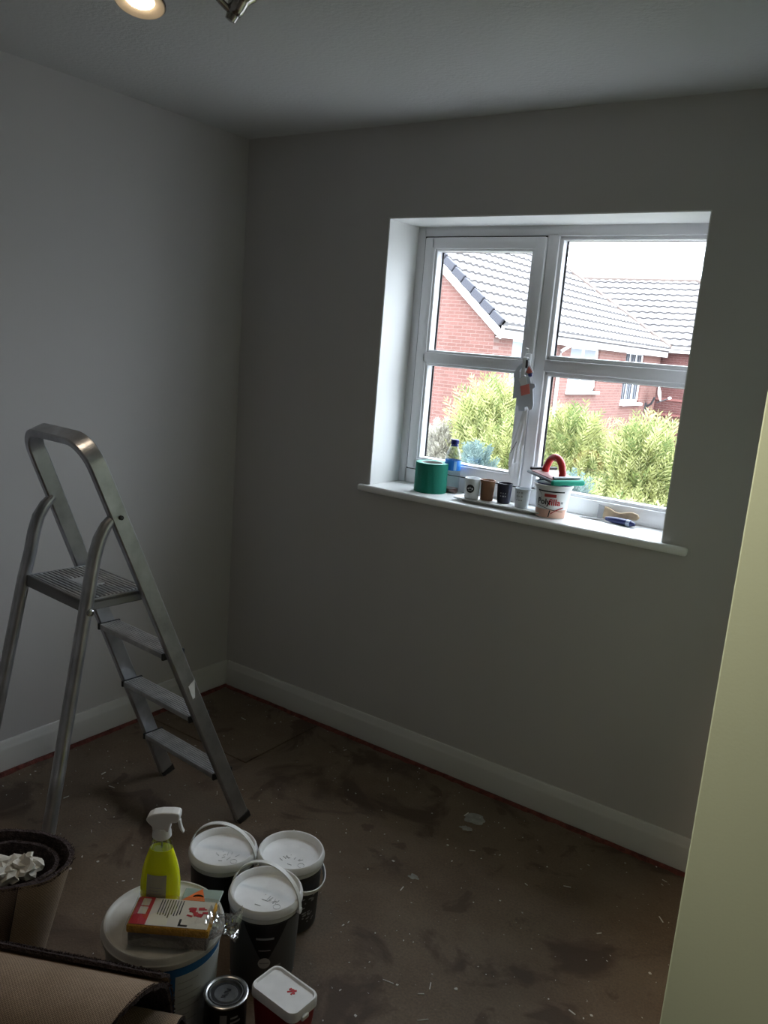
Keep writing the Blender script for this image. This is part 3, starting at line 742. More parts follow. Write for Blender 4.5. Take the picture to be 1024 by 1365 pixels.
# film: loose wrap over block plus gathered ruffle at the right end
fb = B(); nx, ny = 26, 16; vs = []; fs = []
for j in range(ny+1):
    for i in range(nx+1):
        x = -.100+.195*i/nx; t = j/ny*2-1
        y = max(-1, min(1, t*1.9))*(.0535); z = .061 if abs(t) < .53 else .061-(abs(t)-.53)/.47*.058
        nn = mnoise.noise((x*40, y*40+z*30, 2.2))*.0025
        taper = min(1, (x+.100)/.006)
        vs.append(onpk(x, y*(.9+.1*taper)+nn*.3, .003+(z-.003)*(.55+.45*taper)+nn+.0015))
fs = [(j*(nx+1)+i, j*(nx+1)+i+1, (j+1)*(nx+1)+i+1, (j+1)*(nx+1)+i) for j in range(ny) for i in range(nx)]
fb.raw(vs, fs); fb.build('wrap_film', film_m, pk, smooth=60)
fb = B(); vs = []; fs = []; nx, ny = 18, 26
for j in range(ny+1):
    a = 2*math.pi*j/ny
    for i in range(nx+1):
        t = i/nx; rr = (.043*(1-t)+.038*t)*(1+.35*mnoise.noise((math.cos(a)*3, math.sin(a)*3, t*5)))*(1-.45*math.sin(t*math.pi))
        vs.append(onpk(.080+t*.072, rr*1.15*math.cos(a)+.006*t, .034+rr*.72*math.sin(a)+.004*t))
fs = [(j*(nx+1)+i, j*(nx+1)+i+1, (j+1)*(nx+1)+i+1, (j+1)*(nx+1)+i) for j in range(ny) for i in range(nx)]
fb.raw(vs, fs); fb.build('gathered_film_end', thin_glass('crinkled_film', (.90, .90, .90), .75), pk)
# ---- orange card and pale bag behind the pack
oc = Vector((1.292, -1.352, TZ)); oa = R(38)
M4 = Matrix.Translation(oc) @ Matrix.Rotation(oa, 4, 'Z')
bagt = thing('sandpaper_packet', oc, 'pale green packet with an orange triangular corner, lying on the big tub', 'packet')
B().prism([(-.052, -.030), (.040, -.034), (.048, .026), (-.046, .032)], .0006, .006, M=M4).build('packet_bag', teal_m, bagt, bevel=.002)
B().prism([(-.048, -.018), (.008, -.020), (-.004, .026)], .0062, .0085, M=M4).build('orange_corner', orange_m, bagt)
B().tube([M4 @ Vector((-.010+.011*math.cos(a), -.006+.006*math.sin(a), .0098)) for a in [R(x) for x in range(10, 171, 20)]], .0016, 6).build('black_tab', deep_black, bagt)

# ---- small tin
KC = Vector((1.458, -1.428, 0)); tn = thing('paint_tin', KC, 'small round dark paint tin with pressed metal lid', 'tin')
kh = .13; kr = .0500; kf = lambda z: kr-.0015
B().lathe([(kr-.003, 0), (kr, .002), (kr, .005), (kr-.0015, .007), (kr-.0015, kh-.008), (kr, kh-.006)], KC, 44).build('body', deep_black, tn, smooth=40)
B().lathe([(kr, kh-.007), (kr+.0012, kh-.004), (kr+.0012, kh-.001), (kr-.001, kh), (kr-.006, kh), (kr-.0085, kh-.002), (kr-.009, kh-.006), (kr-.0105, kh-.006), (kr-.011, kh-.0065)], KC, 48, cap=False).build('rim', tin_m, tn, smooth=40)
B().lathe([(kr-.0095, kh-.0055), (kr-.011, kh-.0015), (kr-.0135, kh-.0015), (kr-.016, kh-.006), (.028, kh-.0065), (.026, kh-.005), (.001, kh-.005)], KC, 44, cap=False).build('lid', dark_tin, tn, smooth=30)
b = B(); ka = camang(KC)
for k, (x, ln) in enumerate(((-.012, .010), (-.006, .013), (0, .011), (.006, .014), (.012, .010))): b.box(KC+Vector((0, 0, kh-.0046))+rx*(x*.4)+ry*x, (ln, .0022, .0008), rot=Mb @ Matrix.Rotation(random.uniform(-.3, .3), 3, 'Z'))
b.build('lid_print', deep_black, tn)
b = B()
p, f = grid2(lambda i, j: ((i-.5)*.016-.004, .01+j*(kh-.03)), 4, 4); cyl_flat(b, p, f, KC, kf, ka, .0008)
for k in range(7):
    p, f = grid2(lambda i, j: (.012+i*(.025 if k % 2 else .018), .025+k*.012+j*.005), 4, 1); cyl_flat(b, p, f, KC, kf, ka, .0008)
b.build('label_print', mid_print, tn)
# ---- red tub with white lid
RC = Vector((1.566, -1.350, 0)); ra = R(-3); RM = Matrix.Rotation(ra, 3, 'Z')
rt = thing('filler_tub', RC, 'rectangular dark red tub with white lid marked by a small red print', 'tub')
def rrect(w, h, r, n=6):
    o = []
    for cx, cy, a0 in ((w/2-r, h/2-r, 0), (-w/2+r, h/2-r, 90), (-w/2+r, -h/2+r, 180), (w/2-r, -h/2+r, 270)):
        for i in range(n+1): a = R(a0+90*i/n); o.append((cx+r*math.cos(a), cy+r*math.sin(a)))
    return o
def loft(b, levels, mi=0, cap0=True, cap1=True, M=None, c=Vector((0, 0, 0))):
    n = len(levels[0][0]); vs = []
    for poly, z in levels:
        for x, y in poly:
            p = Vector((x, y, z)); vs.append((M @ p if M else p)+c)
    fs = [(i*n+k, i*n+(k+1) % n, (i+1)*n+(k+1) % n, (i+1)*n+k) for i in range(len(levels)-1) for k in range(n)]
    if cap0: fs.append(tuple(range(n-1, -1, -1)))
    if cap1: fs.append(tuple((len(levels)-1)*n+k for k in range(n)))
    b.raw(vs, fs, mi); return b
rh = .145; RW, RD = .142, .092
loft(B(), [(rrect(RW-.030, RD-.026, .012), 0), (rrect(RW-.026, RD-.022, .014), .004), (rrect(RW-.008, RD-.008, .016), rh-.03), (rrect(RW-.008, RD-.008, .016), rh-.02)], M=RM, c=RC).build('body', red_pl, rt, smooth=40)
loft(B(), [(rrect(RW-.004, RD-.004, .019), rh-.026), (rrect(RW, RD, .02), rh-.024), (rrect(RW, RD, .02), rh-.005), (rrect(RW-.004, RD-.004, .019), rh), (rrect(RW-.012, RD-.012, .016), rh), (rrect(RW-.017, RD-.017, .014), rh-.005)], M=RM, c=RC).build('lid', lid_in, rt, smooth=35)
b = B()
for k, (x, y, a, l2) in enumerate(((0, 0, .6, .022), (.001, .001, -.7, .020), (-.004, .003, .2, .012), (.005, -.003, 1.3, .012), (.004, .005, .1, .009))):
    b.box(RC+RM @ Vector((.014+x, .010+y, rh-.0044+k*.0001)), (l2, .004, .0008), rot=RM @ Matrix.Rotation(a+.3, 3, 'Z'))
b.build('lid_print', red_print, rt)
b = B(); b.box(RC+RM @ Vector((RW/2+.002, -.008, rh-.022)), (.008, .022, .012), bevel=.003, rot=RM); b.build('lid_tab', white_pl, rt)
b = B()
for k in range(4): b.box(RC+RM @ Vector((.03, -RD/2+.0062+.0018*k, rh-.05-.018*k)), (.05 if k % 2 else .035, .0012, .006), rot=RM)
b.build('label_print', mid_print, rt)

# ================================================================== CARPETS
def carpet_sheet(name, parent, path, axis, L, th, pile_side, inset=0, irregular=0, uvlen=True):
    """sheet swept along path, extruded along axis by L: backing face + pile face, with thickness"""
    n = len(path); ax = Vector(axis).normalized(); me = bpy.data.meshes.new(name)
    m = 14; V = []; F = []; MI = []; UV = []
    acc = [0]
    for i in range(1, n): acc.append(acc[-1]+(Vector(path[i])-Vector(path[i-1])).length)
    nrm = []
    for i in range(n):
        t = (Vector(path[min(i+1, n-1)])-Vector(path[max(i-1, 0)])).normalized(); nrm.append(ax.cross(t).normalized()*pile_side)
    for lay in (0, 1):
        for i in range(n):
            for j in range(m+1):
                s = j/m*L
                e = irregular*mnoise.noise((acc[i]*9, j*.4, 1.3)) if j in (0, m) else 0
                p = Vector(path[i]) + ax*(s+e)
                if lay: p = p + nrm[i]*th*(1+.45*mnoise.noise((acc[i]*60, s*60, 3.1)))
                V.append(p)
    W = m+1; N = n*W
    def add(f, mi, uv): F.append(f); MI.append(mi); UV.append(uv)
    uvf = lambda i, j: (acc[i], j/m*L)
    for i in range(n-1):
        for j in range(m):
            a, b2, c, d = i*W+j, i*W+j+1, (i+1)*W+j+1, (i+1)*W+j
            add((a, b2, c, d), 0, [uvf(i, j), uvf(i, j+1), uvf(i+1, j+1), uvf(i+1, j)])
            add((N+d, N+c, N+b2, N+a), 1, [uvf(i+1, j), uvf(i+1, j+1), uvf(i, j+1), uvf(i, j)])
    for i in range(n-1):
        for j in (0, m):
            add((i*W+j, (i+1)*W+j, N+(i+1)*W+j, N+i*W+j), 1, [(0, 0)]*4)
    for j in range(m):
        for i in (0, n-1): add((i*W+j, i*W+j+1, N+i*W+j+1, N+i*W+j), 1, [(0, 0)]*4)
    off = Vector(parent.location)
    me.from_pydata([v-off for v in V], [], F); me.polygons.foreach_set('material_index', MI)
    uvl = me.uv_layers.new(name='UVMap'); k = 0
    for uv in UV:
        for x in uv: uvl.data[k].uv = x; k += 1
    return link(name, me, [back_m, pile_m], parent, smooth=60)
def fringe(name, parent, pts, nd, seed, ln=.009, wd=.0022, dens=8):
    random.seed(seed); b = B(); nd = Vector(nd)
    for i in range(len(pts)-1):
        for k in range(dens):
            p = Vector(pts[i]).lerp(Vector(pts[i+1]), random.random())
            d = (nd+Vector((random.uniform(-.8, .8), random.uniform(-.8, .8), random.uniform(-.6, .6)))).normalized()*ln*random.uniform(.4, 1.2)
            s = Vector((random.uniform(-1, 1), random.uniform(-1, 1), random.uniform(-1, 1))).normalized()*wd
            b.raw([p-s, p+s, p+d+s*.4, p+d-s*.4], [(0, 1, 2, 3)])
    o = b.build(name, pile_m, parent); o['kind'] = 'stuff'; return o
# upright roll (leaning, oval)
UC = Vector((.94, -1.655, 0)); dR = Vector((.82, .57, 0)).normalized(); dF = Vector((-dR.y, dR.x, 0))
ur = thing('carpet_roll', (UC.x, UC.y, 0), 'loosely rolled carpet standing on end at the left edge, stuffed with tissue', 'carpet')
def upright(ts, r0a, r1a, hz):
    """returns grid rows: spiral from outside in"""
    rows = []
    for z in np.linspace(0, 1, 12):
        row = []
        for i, t in enumerate(ts):
            k = i/(len(ts)-1); rr = r0a+(r1a-r0a)*k
            sc = .72+.28*z**1.2; lean = -.045*(1-z)
            zz = z*hz(k) + (.006*mnoise.noise((t*2.3, 0, 5)) if z > .99 else 0)
            row.append(UC + dR*(rr*1.02*sc*math.cos(t)+lean) + dF*(rr*.80*sc*math.sin(t)) + Vector((0, 0, zz)))
        rows.append(row)
    return rows
def sheet_grid(name, parent, rows, th, kind_in=True):
    nz_, nt = len(rows), len(rows[0]); V = []; F = []; MI = []; UV = []
    acc = [0]
    for i in range(1, nt): acc.append(acc[-1]+(rows[-1][i]-rows[-1][i-1]).length)
    off = Vector(parent.location)
    for lay in (0, 1):
        for z in range(nz_):
            for i in range(nt):
                p = rows[z][i]
                if lay:
                    t = (rows[z][min(i+1, nt-1)]-rows[z][max(i-1, 0)]).normalized(); nn = Vector((0, 0, 1)).cross(t)
                    p = p + nn*th*(1+.4*mnoise.noise((acc[i]*70, z*3, 1)))
                V.append(p-off)
    N = nz_*nt
    for z in range(nz_-1):
        for i in range(nt-1):
            a, b2, c, d = z*nt+i, z*nt+i+1, (z+1)*nt+i+1, (z+1)*nt+i
            hz_ = rows[z][i].z; h2 = rows[z+1][i].z
            F.append((a, b2, c, d)); MI.append(0); UV += [(acc[i], hz_), (acc[i+1], hz_), (acc[i+1], h2), (acc[i], h2)]
            F.append((N+d, N+c, N+b2, N+a)); MI.append(1); UV += [(0, 0)]*4
    for i in range(nt-1):
        for z in (0, nz_-1): F.append((z*nt+i, z*nt+i+1, N+z*nt+i+1, N+z*nt+i)); MI.append(1); UV += [(acc[i], 0), (acc[i+1], 0), (acc[i+1], .004), (acc[i], .004)]
    for z in range(nz_-1):
        for i in (0, nt-1): F.append((z*nt+i, (z+1)*nt+i, N+(z+1)*nt+i, N+z*nt+i)); MI.append(1); UV += [(0, 0)]*4
    me = bpy.data.meshes.new(name); me.from_pydata(V, [], F); me.polygons.foreach_set('material_index', MI)
    uvl = me.uv_layers.new(name='UVMap')
    for k, x in enumerate(UV): uvl.data[k].uv = x
    return link(name, me, [back_m, pile_m], parent, smooth=60)
ts = np.linspace(R(-60), R(-60)+2*math.pi*1.95, 110)
UH = .36
rows = upright(ts, .160, .098, lambda k: UH-.030*k)
sheet_grid('rolled_sheet', ur, rows, .010)
fringe('pile_fringe', ur, [p+Vector((0, 0, -.006)) for p in rows[-1]], (0, 0, .6), 9, .0075, .0016, 9)
# tissue stuffed inside: its own thing
tz = thing('tissue_paper', (UC.x, UC.y, UH-.1), 'crumpled white tissue paper stuffed in the upright carpet roll', 'paper')
for n_, (cx, cy, rr, sd2) in enumerate(((-.045, -.012, .050, 1.0), (.012, -.020, .042, 2.7), (.050, -.004, .036, 5.3))):
    t = bmesh.new(); bmesh.ops.create_icosphere(t, subdivisions=3, radius=1); random.seed(int(sd2*10))
    for v in t.verts:
        q = v.co.copy(); a = random.uniform(.62, 1.18)*(1+.3*mnoise.noise(q*1.4+Vector((sd2, 0, 0))))
        v.co = Vector((q.x*rr*a+random.uniform(-.14, .14)*rr, q.y*rr*.9*a+random.uniform(-.14, .14)*rr, q.z*rr*.8*a))
    M = Matrix.Translation(UC+dR*cx+dF*cy+Vector((0, 0, UH-.035+.006*n_))) @ Matrix((dR, dF, Vector((0, 0, 1)))).transposed().to_4x4()
    b = B(); b.add(t, 0, M); b.build('crumpled_sheet', tissue_m, tz)
# lying roll, seen end-on at bottom left
CR = Vector((1.487, -1.688, .153)); CA = Vector((-.898, -.44, 0)).normalized(); CP = Vector((.44, -.898, 0)).normalized()
lr = thing('carpet_roll', (CR.x, CR.y, 0), 'rolled carpet lying on the floor, beige backing out, in the bottom left corner', 'carpet')
pth = []
for i in range(120):
    k = i/119; tt = 200-360*.97*k; t = R(tt); rr = .150-.018*k
    off = .055*max(0, min(1, (132-tt)/80))      # the front half of the cut end runs back at a slant
    pth.append(CR + CP*(rr*math.cos(t)) + Vector((0, 0, rr*math.sin(t))) + CA*off)
carpet_sheet('rolled_sheet', lr, pth, CA, .95, .011, -1, irregular=.008)
fringe('pile_fringe', lr, [p+CA*.001 for p in pth], -CA, 21, .006, .0016, 9)
# second layer peeping out behind the roll with the pile showing
pth2 = []
for i in range(24):
    k = i/23; t = R(124)+R(34)*k; rr = .153+.006*math.sin(k*math.pi/2)
    pth2.append(CR + CP*(rr*math.cos(t)) + Vector((0, 0, rr*math.sin(t))) + CA*(.004))
carpet_sheet('outer_flap', lr, pth2, CA, .93, .008, -1, irregular=.01)
ridge = [CR + CA*(.01+.92*i/60) + CP*(.160*math.cos(R(a_)))+Vector((0, 0, .160*math.sin(R(a_)))) for a_ in (128, 133, 140) for i in range(61)]
fringe('flap_pile', lr, ridge, Vector((0, 0, .6))-CP*.5, 33, .007, .0022, 20)
# inner curl of the same carpet telescoped out of the roll end
CI = CR - CP*.086 - Vector((0, 0, .008)); pth3 = []
for i in range(50):
    k = i/49; t = R(230)-2*math.pi*1.25*k; rr = .044-.018*k
    pth3.append(CI + CP*(rr*math.cos(t)) + Vector((0, 0, rr*math.sin(t))) - CA*.040)
carpet_sheet('inner_curl', lr, pth3, CA, .6, .009, -1, irregular=.008)

# ================================================================== ON THE WINDOW SILL
ZS = Z0
def cyl_thing(name, c, label, cat, group=None): return thing(name, c, label, cat, group)
# green abrasive roll
c = Vector((.964, .098, ZS)); gr = thing('abrasive_roll', c, 'large green roll of abrasive paper at the left end of the sill', 'roll')
rg, hg = .0635, .115
B().lathe([(rg-.001, 0), (rg, .001), (rg, hg-.001), (rg-.001, hg)], c, 56, cap=False).build('paper_wrap', green_m, gr, smooth=40)
for z_ in (hg, 0): B().lathe([(rg-.001, z_), (.044, z_)], c, 56, cap=False).build('roll_edge', green_edge, gr)
b = B(); b.lathe([(.044, hg-.0005), (.0395, hg-.0005), (.0395, .0005), (.044, .0005), (.044, hg-.0005)], c, 48, cap=False); b.build('cardboard_core', card_core, gr, smooth=40)
b = B(); p, f = grid2(lambda i, j: (.02+.003*j, j*hg), 1, 6); cyl_flat(b, p, f, c, lambda z: rg, camang(c), .0012); b.build('loose_edge', green_edge, gr)
# water bottle
c = Vector((1.022, .158, ZS)); bo = thing('water_bottle', c, 'clear plastic water bottle with blue cap and blue label behind the green roll', 'bottle')
pr = [(.020, .004), (.027, .0), (.0305, .006), (.031, .030), (.0295, .040), (.031, .050), (.031, .085), (.0305, .088), (.0305, .130), (.0315, .134), (.031, .142), (.026, .160), (.016, .180), (.0128, .188), (.0128, .200)]
B().lathe(pr, c, 40, cap=False).build('clear_body', clear_pl, bo, smooth=50)
B().lathe([(.001, .0025), (.026, .0025), (.029, .007), (.029, .018), (.001, .018)], c, 30, cap=False).build('dark_dregs', water_m, bo, smooth=40)
B().lathe([(.0311, .089), (.0316, .090), (.0316, .128), (.0311, .129)], c, 40, cap=False).build('label', bl_blue, bo, smooth=40)
b = B(); p, f = grid2(lambda i, j: (.004+i*.011, .091+j*.036), 5, 1); cyl_flat(b, p, f, c, lambda z: .0316, camang(c), .0005); b.build('label_light_stripe', mat('pale_blue_stripe', (.25, .50, .80), .4), bo)
b = B(); b.lathe([(.0140, .190), (.0148, .192), (.0148, .207), (.0135, .209), (.001, .209)], c, 32)
for k in range(24):
    a = 2*math.pi*k/24; b.box(c+Vector((.0149*math.cos(a), .0149*math.sin(a), .199)), (.0012, .0014, .013), rot=Matrix.Rotation(a, 3, 'Z'))
b.build('cap', cap_blue, bo, smooth=40)
B().lathe([(.0150, .183), (.0155, .184), (.0155, .187), (.0135, .188)], c, 32, cap=False).build('cap_ring', cap_blue, bo, smooth=40)
# tray
tc_ = Vector((1.288, .062, ZS)); tr = thing('sample_tray', tc_, 'long white plastic tray holding four small cups on the sill', 'tray')
TH = .014
loft(B(), [(rrect(.350, .088, .012), TH-.005), (rrect(.356, .094, .014), TH-.003), (rrect(.356, .094, .014), TH), (rrect(.348, .086, .012), TH), (rrect(.344, .082, .010), TH-.0015)], c=tc_).build('tray_top', white_pl, tr, smooth=40)
loft(B(), [(rrect(.290, .058, .01), 0), (rrect(.296, .064, .01), TH-.004)], c=tc_).build('tray_foot', white_pl2, tr, smooth=40)
def cup(c, m, h, r0, r1, label, deco):
    c = Vector(c); t = thing('sample_cup', c, label, 'cup', 'small cups on the white sill tray'); rf = lambda z: r0+(r1-r0)*z/h
    B().lathe([(.001, 0), (r0-.002, 0), (r0, .002), (rf(h-.004), h-.004), (r1+.0008, h-.003), (r1+.0008, h), (r1-.0025, h), (r1-.003, h-.004), (r0-.002, .006), (.001, .0055)], c, 40, cap=False).build('body', m, t, smooth=40)
    deco(t, c, rf, h); return t
ZT = ZS+TH-.0010
def deco_logo(t, c, rf, h):
    a = camang(c)-.25; b = B(); p, f = disc2(.0155, 24, 0, h*.52); cyl_flat(b, p, f, c, rf, a, .0008); lg = b.build('round_logo', deep_black, t)
    b = B(); p, f = disc2(.0045, 12, 0, h*.56); cyl_flat(b, p, f, c, rf, a, .0014); p, f = grid2(lambda i, j: ((i-.5)*.016, h*.42+j*.003), 5, 1); cyl_flat(b, p, f, c, rf, a, .0014); b.build('logo_print', mid_print, lg)
def deco_lines(m, s0, zs):
    def fn(t, c, rf, h):
        b = B(); random.seed(int(h*9999))
        for z in zs:
            for k in range(3):
                ww = random.uniform(.003, .007); p, f = grid2(lambda i, j: (s0+k*.0085+i*ww, h*z+j*.0045), 2, 1); cyl_flat(b, p, f, c, rf, camang(c), .0008)
        b.build('cup_print', m, t)
    return fn
def deco_stripe(t, c, rf, h):
    b = B(); p, f = grid2(lambda i, j: (-.024+i*.003, .01+j*(h-.02)), 1, 4); cyl_flat(b, p, f, c, rf, camang(c), .0008); b.build('cup_seam', deep_black, t)
cup((1.176, .046, ZT), frost_m, .078, .026, .0285, 'white cup with a round black logo, leftmost cup on the tray', deco_logo)
cup((1.226, .072, ZT), brown_m, .076, .0235, .027, 'brown card cup, second from left on the tray', deco_stripe)
cup((1.292, .080, ZT), navy_m, .074, .0235, .028, 'near-black navy cup, third from left on the tray', deco_lines(mid_print, -.014, (.35, .5)))
cup((1.374, .060, ZT), mat('hazy_white_cup', (.66, .70, .74), .3), .070, .0235, .0285, 'hazy white cup with small grey print, rightmost on the tray', deco_lines(mid_print, -.022, (.38, .58, .78)))
# filler tub + sander
c = Vector((1.484, .070, ZS)); ft = thing('filler_pot', c, 'white and peach filler pot with red and black lettering on the sill', 'pot')
fh = .122; ff = lambda z: .0525+.0105*z/fh
B().lathe([(.001, 0), (.0515, 0), (.0525, .002), (ff(.100), .100), (ff(.100)+.0035, .102), (ff(.112)+.0035, .112), (.063, .113)], c, 48, cap=False).build('body', white_pl, ft, smooth=40)
B().lathe([(.0625, .110), (.0662, .111), (.0668, .113), (.0668, .1195), (.0655, .122), (.0605, .122), (.058, .119), (.001, .119)], c, 48, cap=False).build('lid', navy_pl, ft, smooth=40)
B().lathe([(.0675, .108), (.0685, .110), (.0685, .117), (.0672, .118), (.0672, .108)], c, 48, cap=False).build('lid_rim', white_pl, ft, smooth=40)
a = camang(c)-.10
b = B(); p, f = grid2(lambda i, j: ((i-.5)*.135, .002+j*.030), 24, 3); cyl_flat(b, p, f, c, ff, a, .0006); b.build('peach_band', peach_print, ft)
b = B(); p, f = grid2(lambda i, j: ((i-.5)*.100, .0935+j*.0045), 24, 1); cyl_flat(b, p, f, c, ff, a, .0008)
def curve_band(pts, wd):
    P = []
    for (x, z) in pts: P += [(x, z-wd), (x, z+wd)]
    return P, [(2*i, 2*i+2, 2*i+3, 2*i+1) for i in range(len(pts)-1)]
p, f = curve_band([(-.05+.1*i/20, .036+.010*math.sin(i/20*2.4+2.2)) for i in range(21)], .0009); cyl_flat(b, p, f, c, ff, a, .001)
p, f = curve_band([(-.045+.012*math.sin(i/10*3.1), .093-.03*i/10) for i in range(11)], .0010); cyl_flat(b, p, f, c, ff, a, .001)
p, f = grid2(lambda i, j: (-.004+i*.004+j*.004, .006+j*.024), 2, 3); cyl_flat(b, p, f, c, ff, a, .0012)
b.build('black_print', deep_black, ft)
b = B(); p, f = grid2(lambda i, j: (-.022+i*.042, .076+j*.011), 10, 2); cyl_flat(b, p, f, c, ff, a, .0010)
b.build('red_panel', mat('maroon_print', (.36, .03, .03), .5), ft); b = B()
p, f = curve_band([(.005+.045*i/12, .018+.022*i/12+.004*math.sin(i/12*3)) for i in range(13)], .0022); cyl_flat(b, p, f, c, ff, a, .0010)
b.build('red_swoosh', mat('maroon_print', (.36, .03, .03), .5), ft)
b = B(); p, f = text2('Poly', .029); p = [(x-.024, z+.058) for x, z in p]; cyl_flat(b, p, f, c, ff, a, .0014); b.build('lettering', deep_black, ft)
b = B(); p, f = text2('filla', .031); p = [(x+.016, z+.058) for x, z in p]; cyl_flat(b, p, f, c, ff, a, .0014); b.build('lettering', red_print, ft)
b = B(); p, f = grid2(lambda i, j: (.038+i*.010, .054+j*.008), 3, 2); cyl_flat(b, p, f, c, ff, a, .0012); b.build('small_print', mid_print, ft)
# hand sander on the pot
sc_ = Vector((1.473, .095, ZS+.1225)); sd2 = thing('hand_sander', sc_, 'hand sander with red arched handle and green abrasive, resting on the filler pot', 'sander')
aa = R(150); sx_ = Vector((math.cos(aa), math.sin(aa), .09)).normalized(); sy_ = Vector((-math.sin(R(150)), math.cos(R(150)), 0)); sy_ = Vector((-sy_.x, -sy_.y, 0))*-1
sz_ = sx_.cross(sy_).normalized()
if sz_.z < 0: sy_ = -sy_; sz_ = -sz_
SM = Matrix((sx_, sy_, sz_)).transposed()
O = sc_ + Vector((0, 0, .0135)); S = lambda x, y, z: O+sx_*x+sy_*y+sz_*z
B().box(S(0, 0, 0), (.168, .125, .010), bevel=.004, rot=SM).build('base_plate', grey_metal, sd2, smooth=40)
B().box(S(0, 0, .0065), (.130, .112, .005), bevel=.002, rot=SM).build('top_plate', pink_pl, sd2, smooth=40)
g_ = B(); g_.box(S(.0, 0, -.0065), (.160, .100, .005), bevel=.002, rot=SM); g_.box(S(-.083, .004, .001), (.015, .140, .020), bevel=.007, rot=SM, seg=3); g_.build('green_abrasive_sheet', mat('bright_green_abrasive', (.0, .30, .20), .7), sd2, smooth=50)
for x in (.070, -.066):
    b = B(); b.tube([S(x, -.056, .014), S(x, .056, .014)], .0055, 12); b.build('clamp_rod', black_pl if x > 0 else grey_metal, sd2, smooth=50)
hpth = [S(.050, .006, .008), S(.0495, .006, .026)] + [S(.0425*math.cos(t)+.0045*0, .006, .030+.040*math.sin(t)) for t in [R(x) for x in range(12, 169, 12)]] + [S(-.0475, .006, .026), S(-.048, .006, .008)]
B().tube(hpth, .0125, 14, up=sy_).build('arched_handle', red_handle, sd2, smooth=60)
# scraper and brush at the right
def lofted_handle(b, p0, p1, ws, hs, side):
    p0 = Vector(p0); p1 = Vector(p1); d = (p1-p0).normalized(); s_ = d.cross(Vector((0, 0, 1))).normalized(); rings = []; n = len(ws)
    def ring(i, p, t): return [p+s_*ws[i]/2*math.cos(2*math.pi*k/14)+Vector((0, 0, 1))*(hs[i]/2)*math.sin(2*math.pi*k/14) for k in range(14)]
    b.sweep([p0.lerp(p1, i/(n-1)) for i in range(n)], ring)
c = Vector((1.70, .150, ZS)); scp = thing('filling_knife', c, 'filling knife with dark navy handle lying on the sill below the right pane', 'scraper')
b = B(); lofted_handle(b, (1.655, .158, ZS+.0125), (1.765, .140, ZS+.0125), [.014, .020, .024, .026, .027, .027, .026, .022, .012], [.012, .019, .022, .024, .0245, .0245, .024, .020, .010], 0); b.build('handle', navy_pl, scp, smooth=60)
b = B(); lofted_handle(b, (1.735, .145, ZS+.0125), (1.748, .1428, ZS+.0125), [.0272, .0278, .0278, .0270], [.0247, .0252, .0252, .0244], 0); b.build('handle_stripe', mat('stripe_grey', (.3, .34, .45), .4), scp, smooth=60)
dxy = Vector((.110, -.018, 0)).normalized(); nxy = Vector((-dxy.y, dxy.x, 0))
b = B(); p0 = Vector((1.660, .157, ZS+.010)); q0 = p0-dxy*.10
v = [p0+nxy*.006, p0-nxy*.006, q0-nxy*.022, q0+nxy*.022]; v = [x + Vector((0, 0, -.008 if k > 1 else 0)) for k, x in enumerate(v)]
b.raw([x+Vector((0, 0, .0006)) for x in v]+[x-Vector((0, 0, .0006)) for x in v], [(0, 1, 2, 3), (7, 6, 5, 4), (0, 4, 5, 1), (1, 5, 6, 2), (2, 6, 7, 3), (3, 7, 4, 0)]); b.build('blade', steel, scp)
c = Vector((1.70, .183, ZS)); br_ = thing('wooden_scraper', c, 'pale wooden handled scraper leaning on the frame behind the navy knife', 'scraper')
hpoly = [(-.075, -.020), (-.072, .024), (-.050, .017), (-.030, .008), (-.010, .006), (.015, .012), (.035, .014), (.055, .009), (.063, -.002), (.055, -.012), (.030, -.016), (.0, -.013), (-.03, -.016), (-.055, -.020)]
Mw = Matrix.Translation(Vector((1.705, .183, ZS+.030))) @ Matrix.Rotation(R(-10), 4, 'Z') @ Matrix.Rotation(R(78), 4, 'X') @ Matrix.Rotation(R(4), 4, 'Z')
B().prism(hpoly, -.006, .006, M=Mw).build('wooden_handle', wood_h, br_, bevel=.004)
B().prism([(-.074, -.020), (-.074, .022), (-.098, .027), (-.098, -.026)], -.0012, .0012, M=Mw).build('blade', grey_metal, br_)
# paint blob/dark lump between bottle and tray, small blue thing behind cups
# (dark cap lying behind the navy cup and blue pot behind it)
c = Vector((1.335, .150, ZS)); bp_ = thing('blue_bottle_cap', c, 'small blue bottle cap lying behind the navy and hazy cups', 'cap')
B().lathe([(.001, 0), (.0145, 0), (.0150, .001), (.0150, .013), (.0140, .015), (.001, .015)], c, 28, cap=False).build('cap_shell', mat('sill_blue', (.02, .10, .42), .4), bp_, smooth=40)
B().lathe([(.0152, .000), (.0156, .001), (.0156, .003), (.0150, .0035)], c, 28, cap=False).build('cap_ring', mat('sill_blue', (.02, .10, .42), .4), bp_, smooth=40)
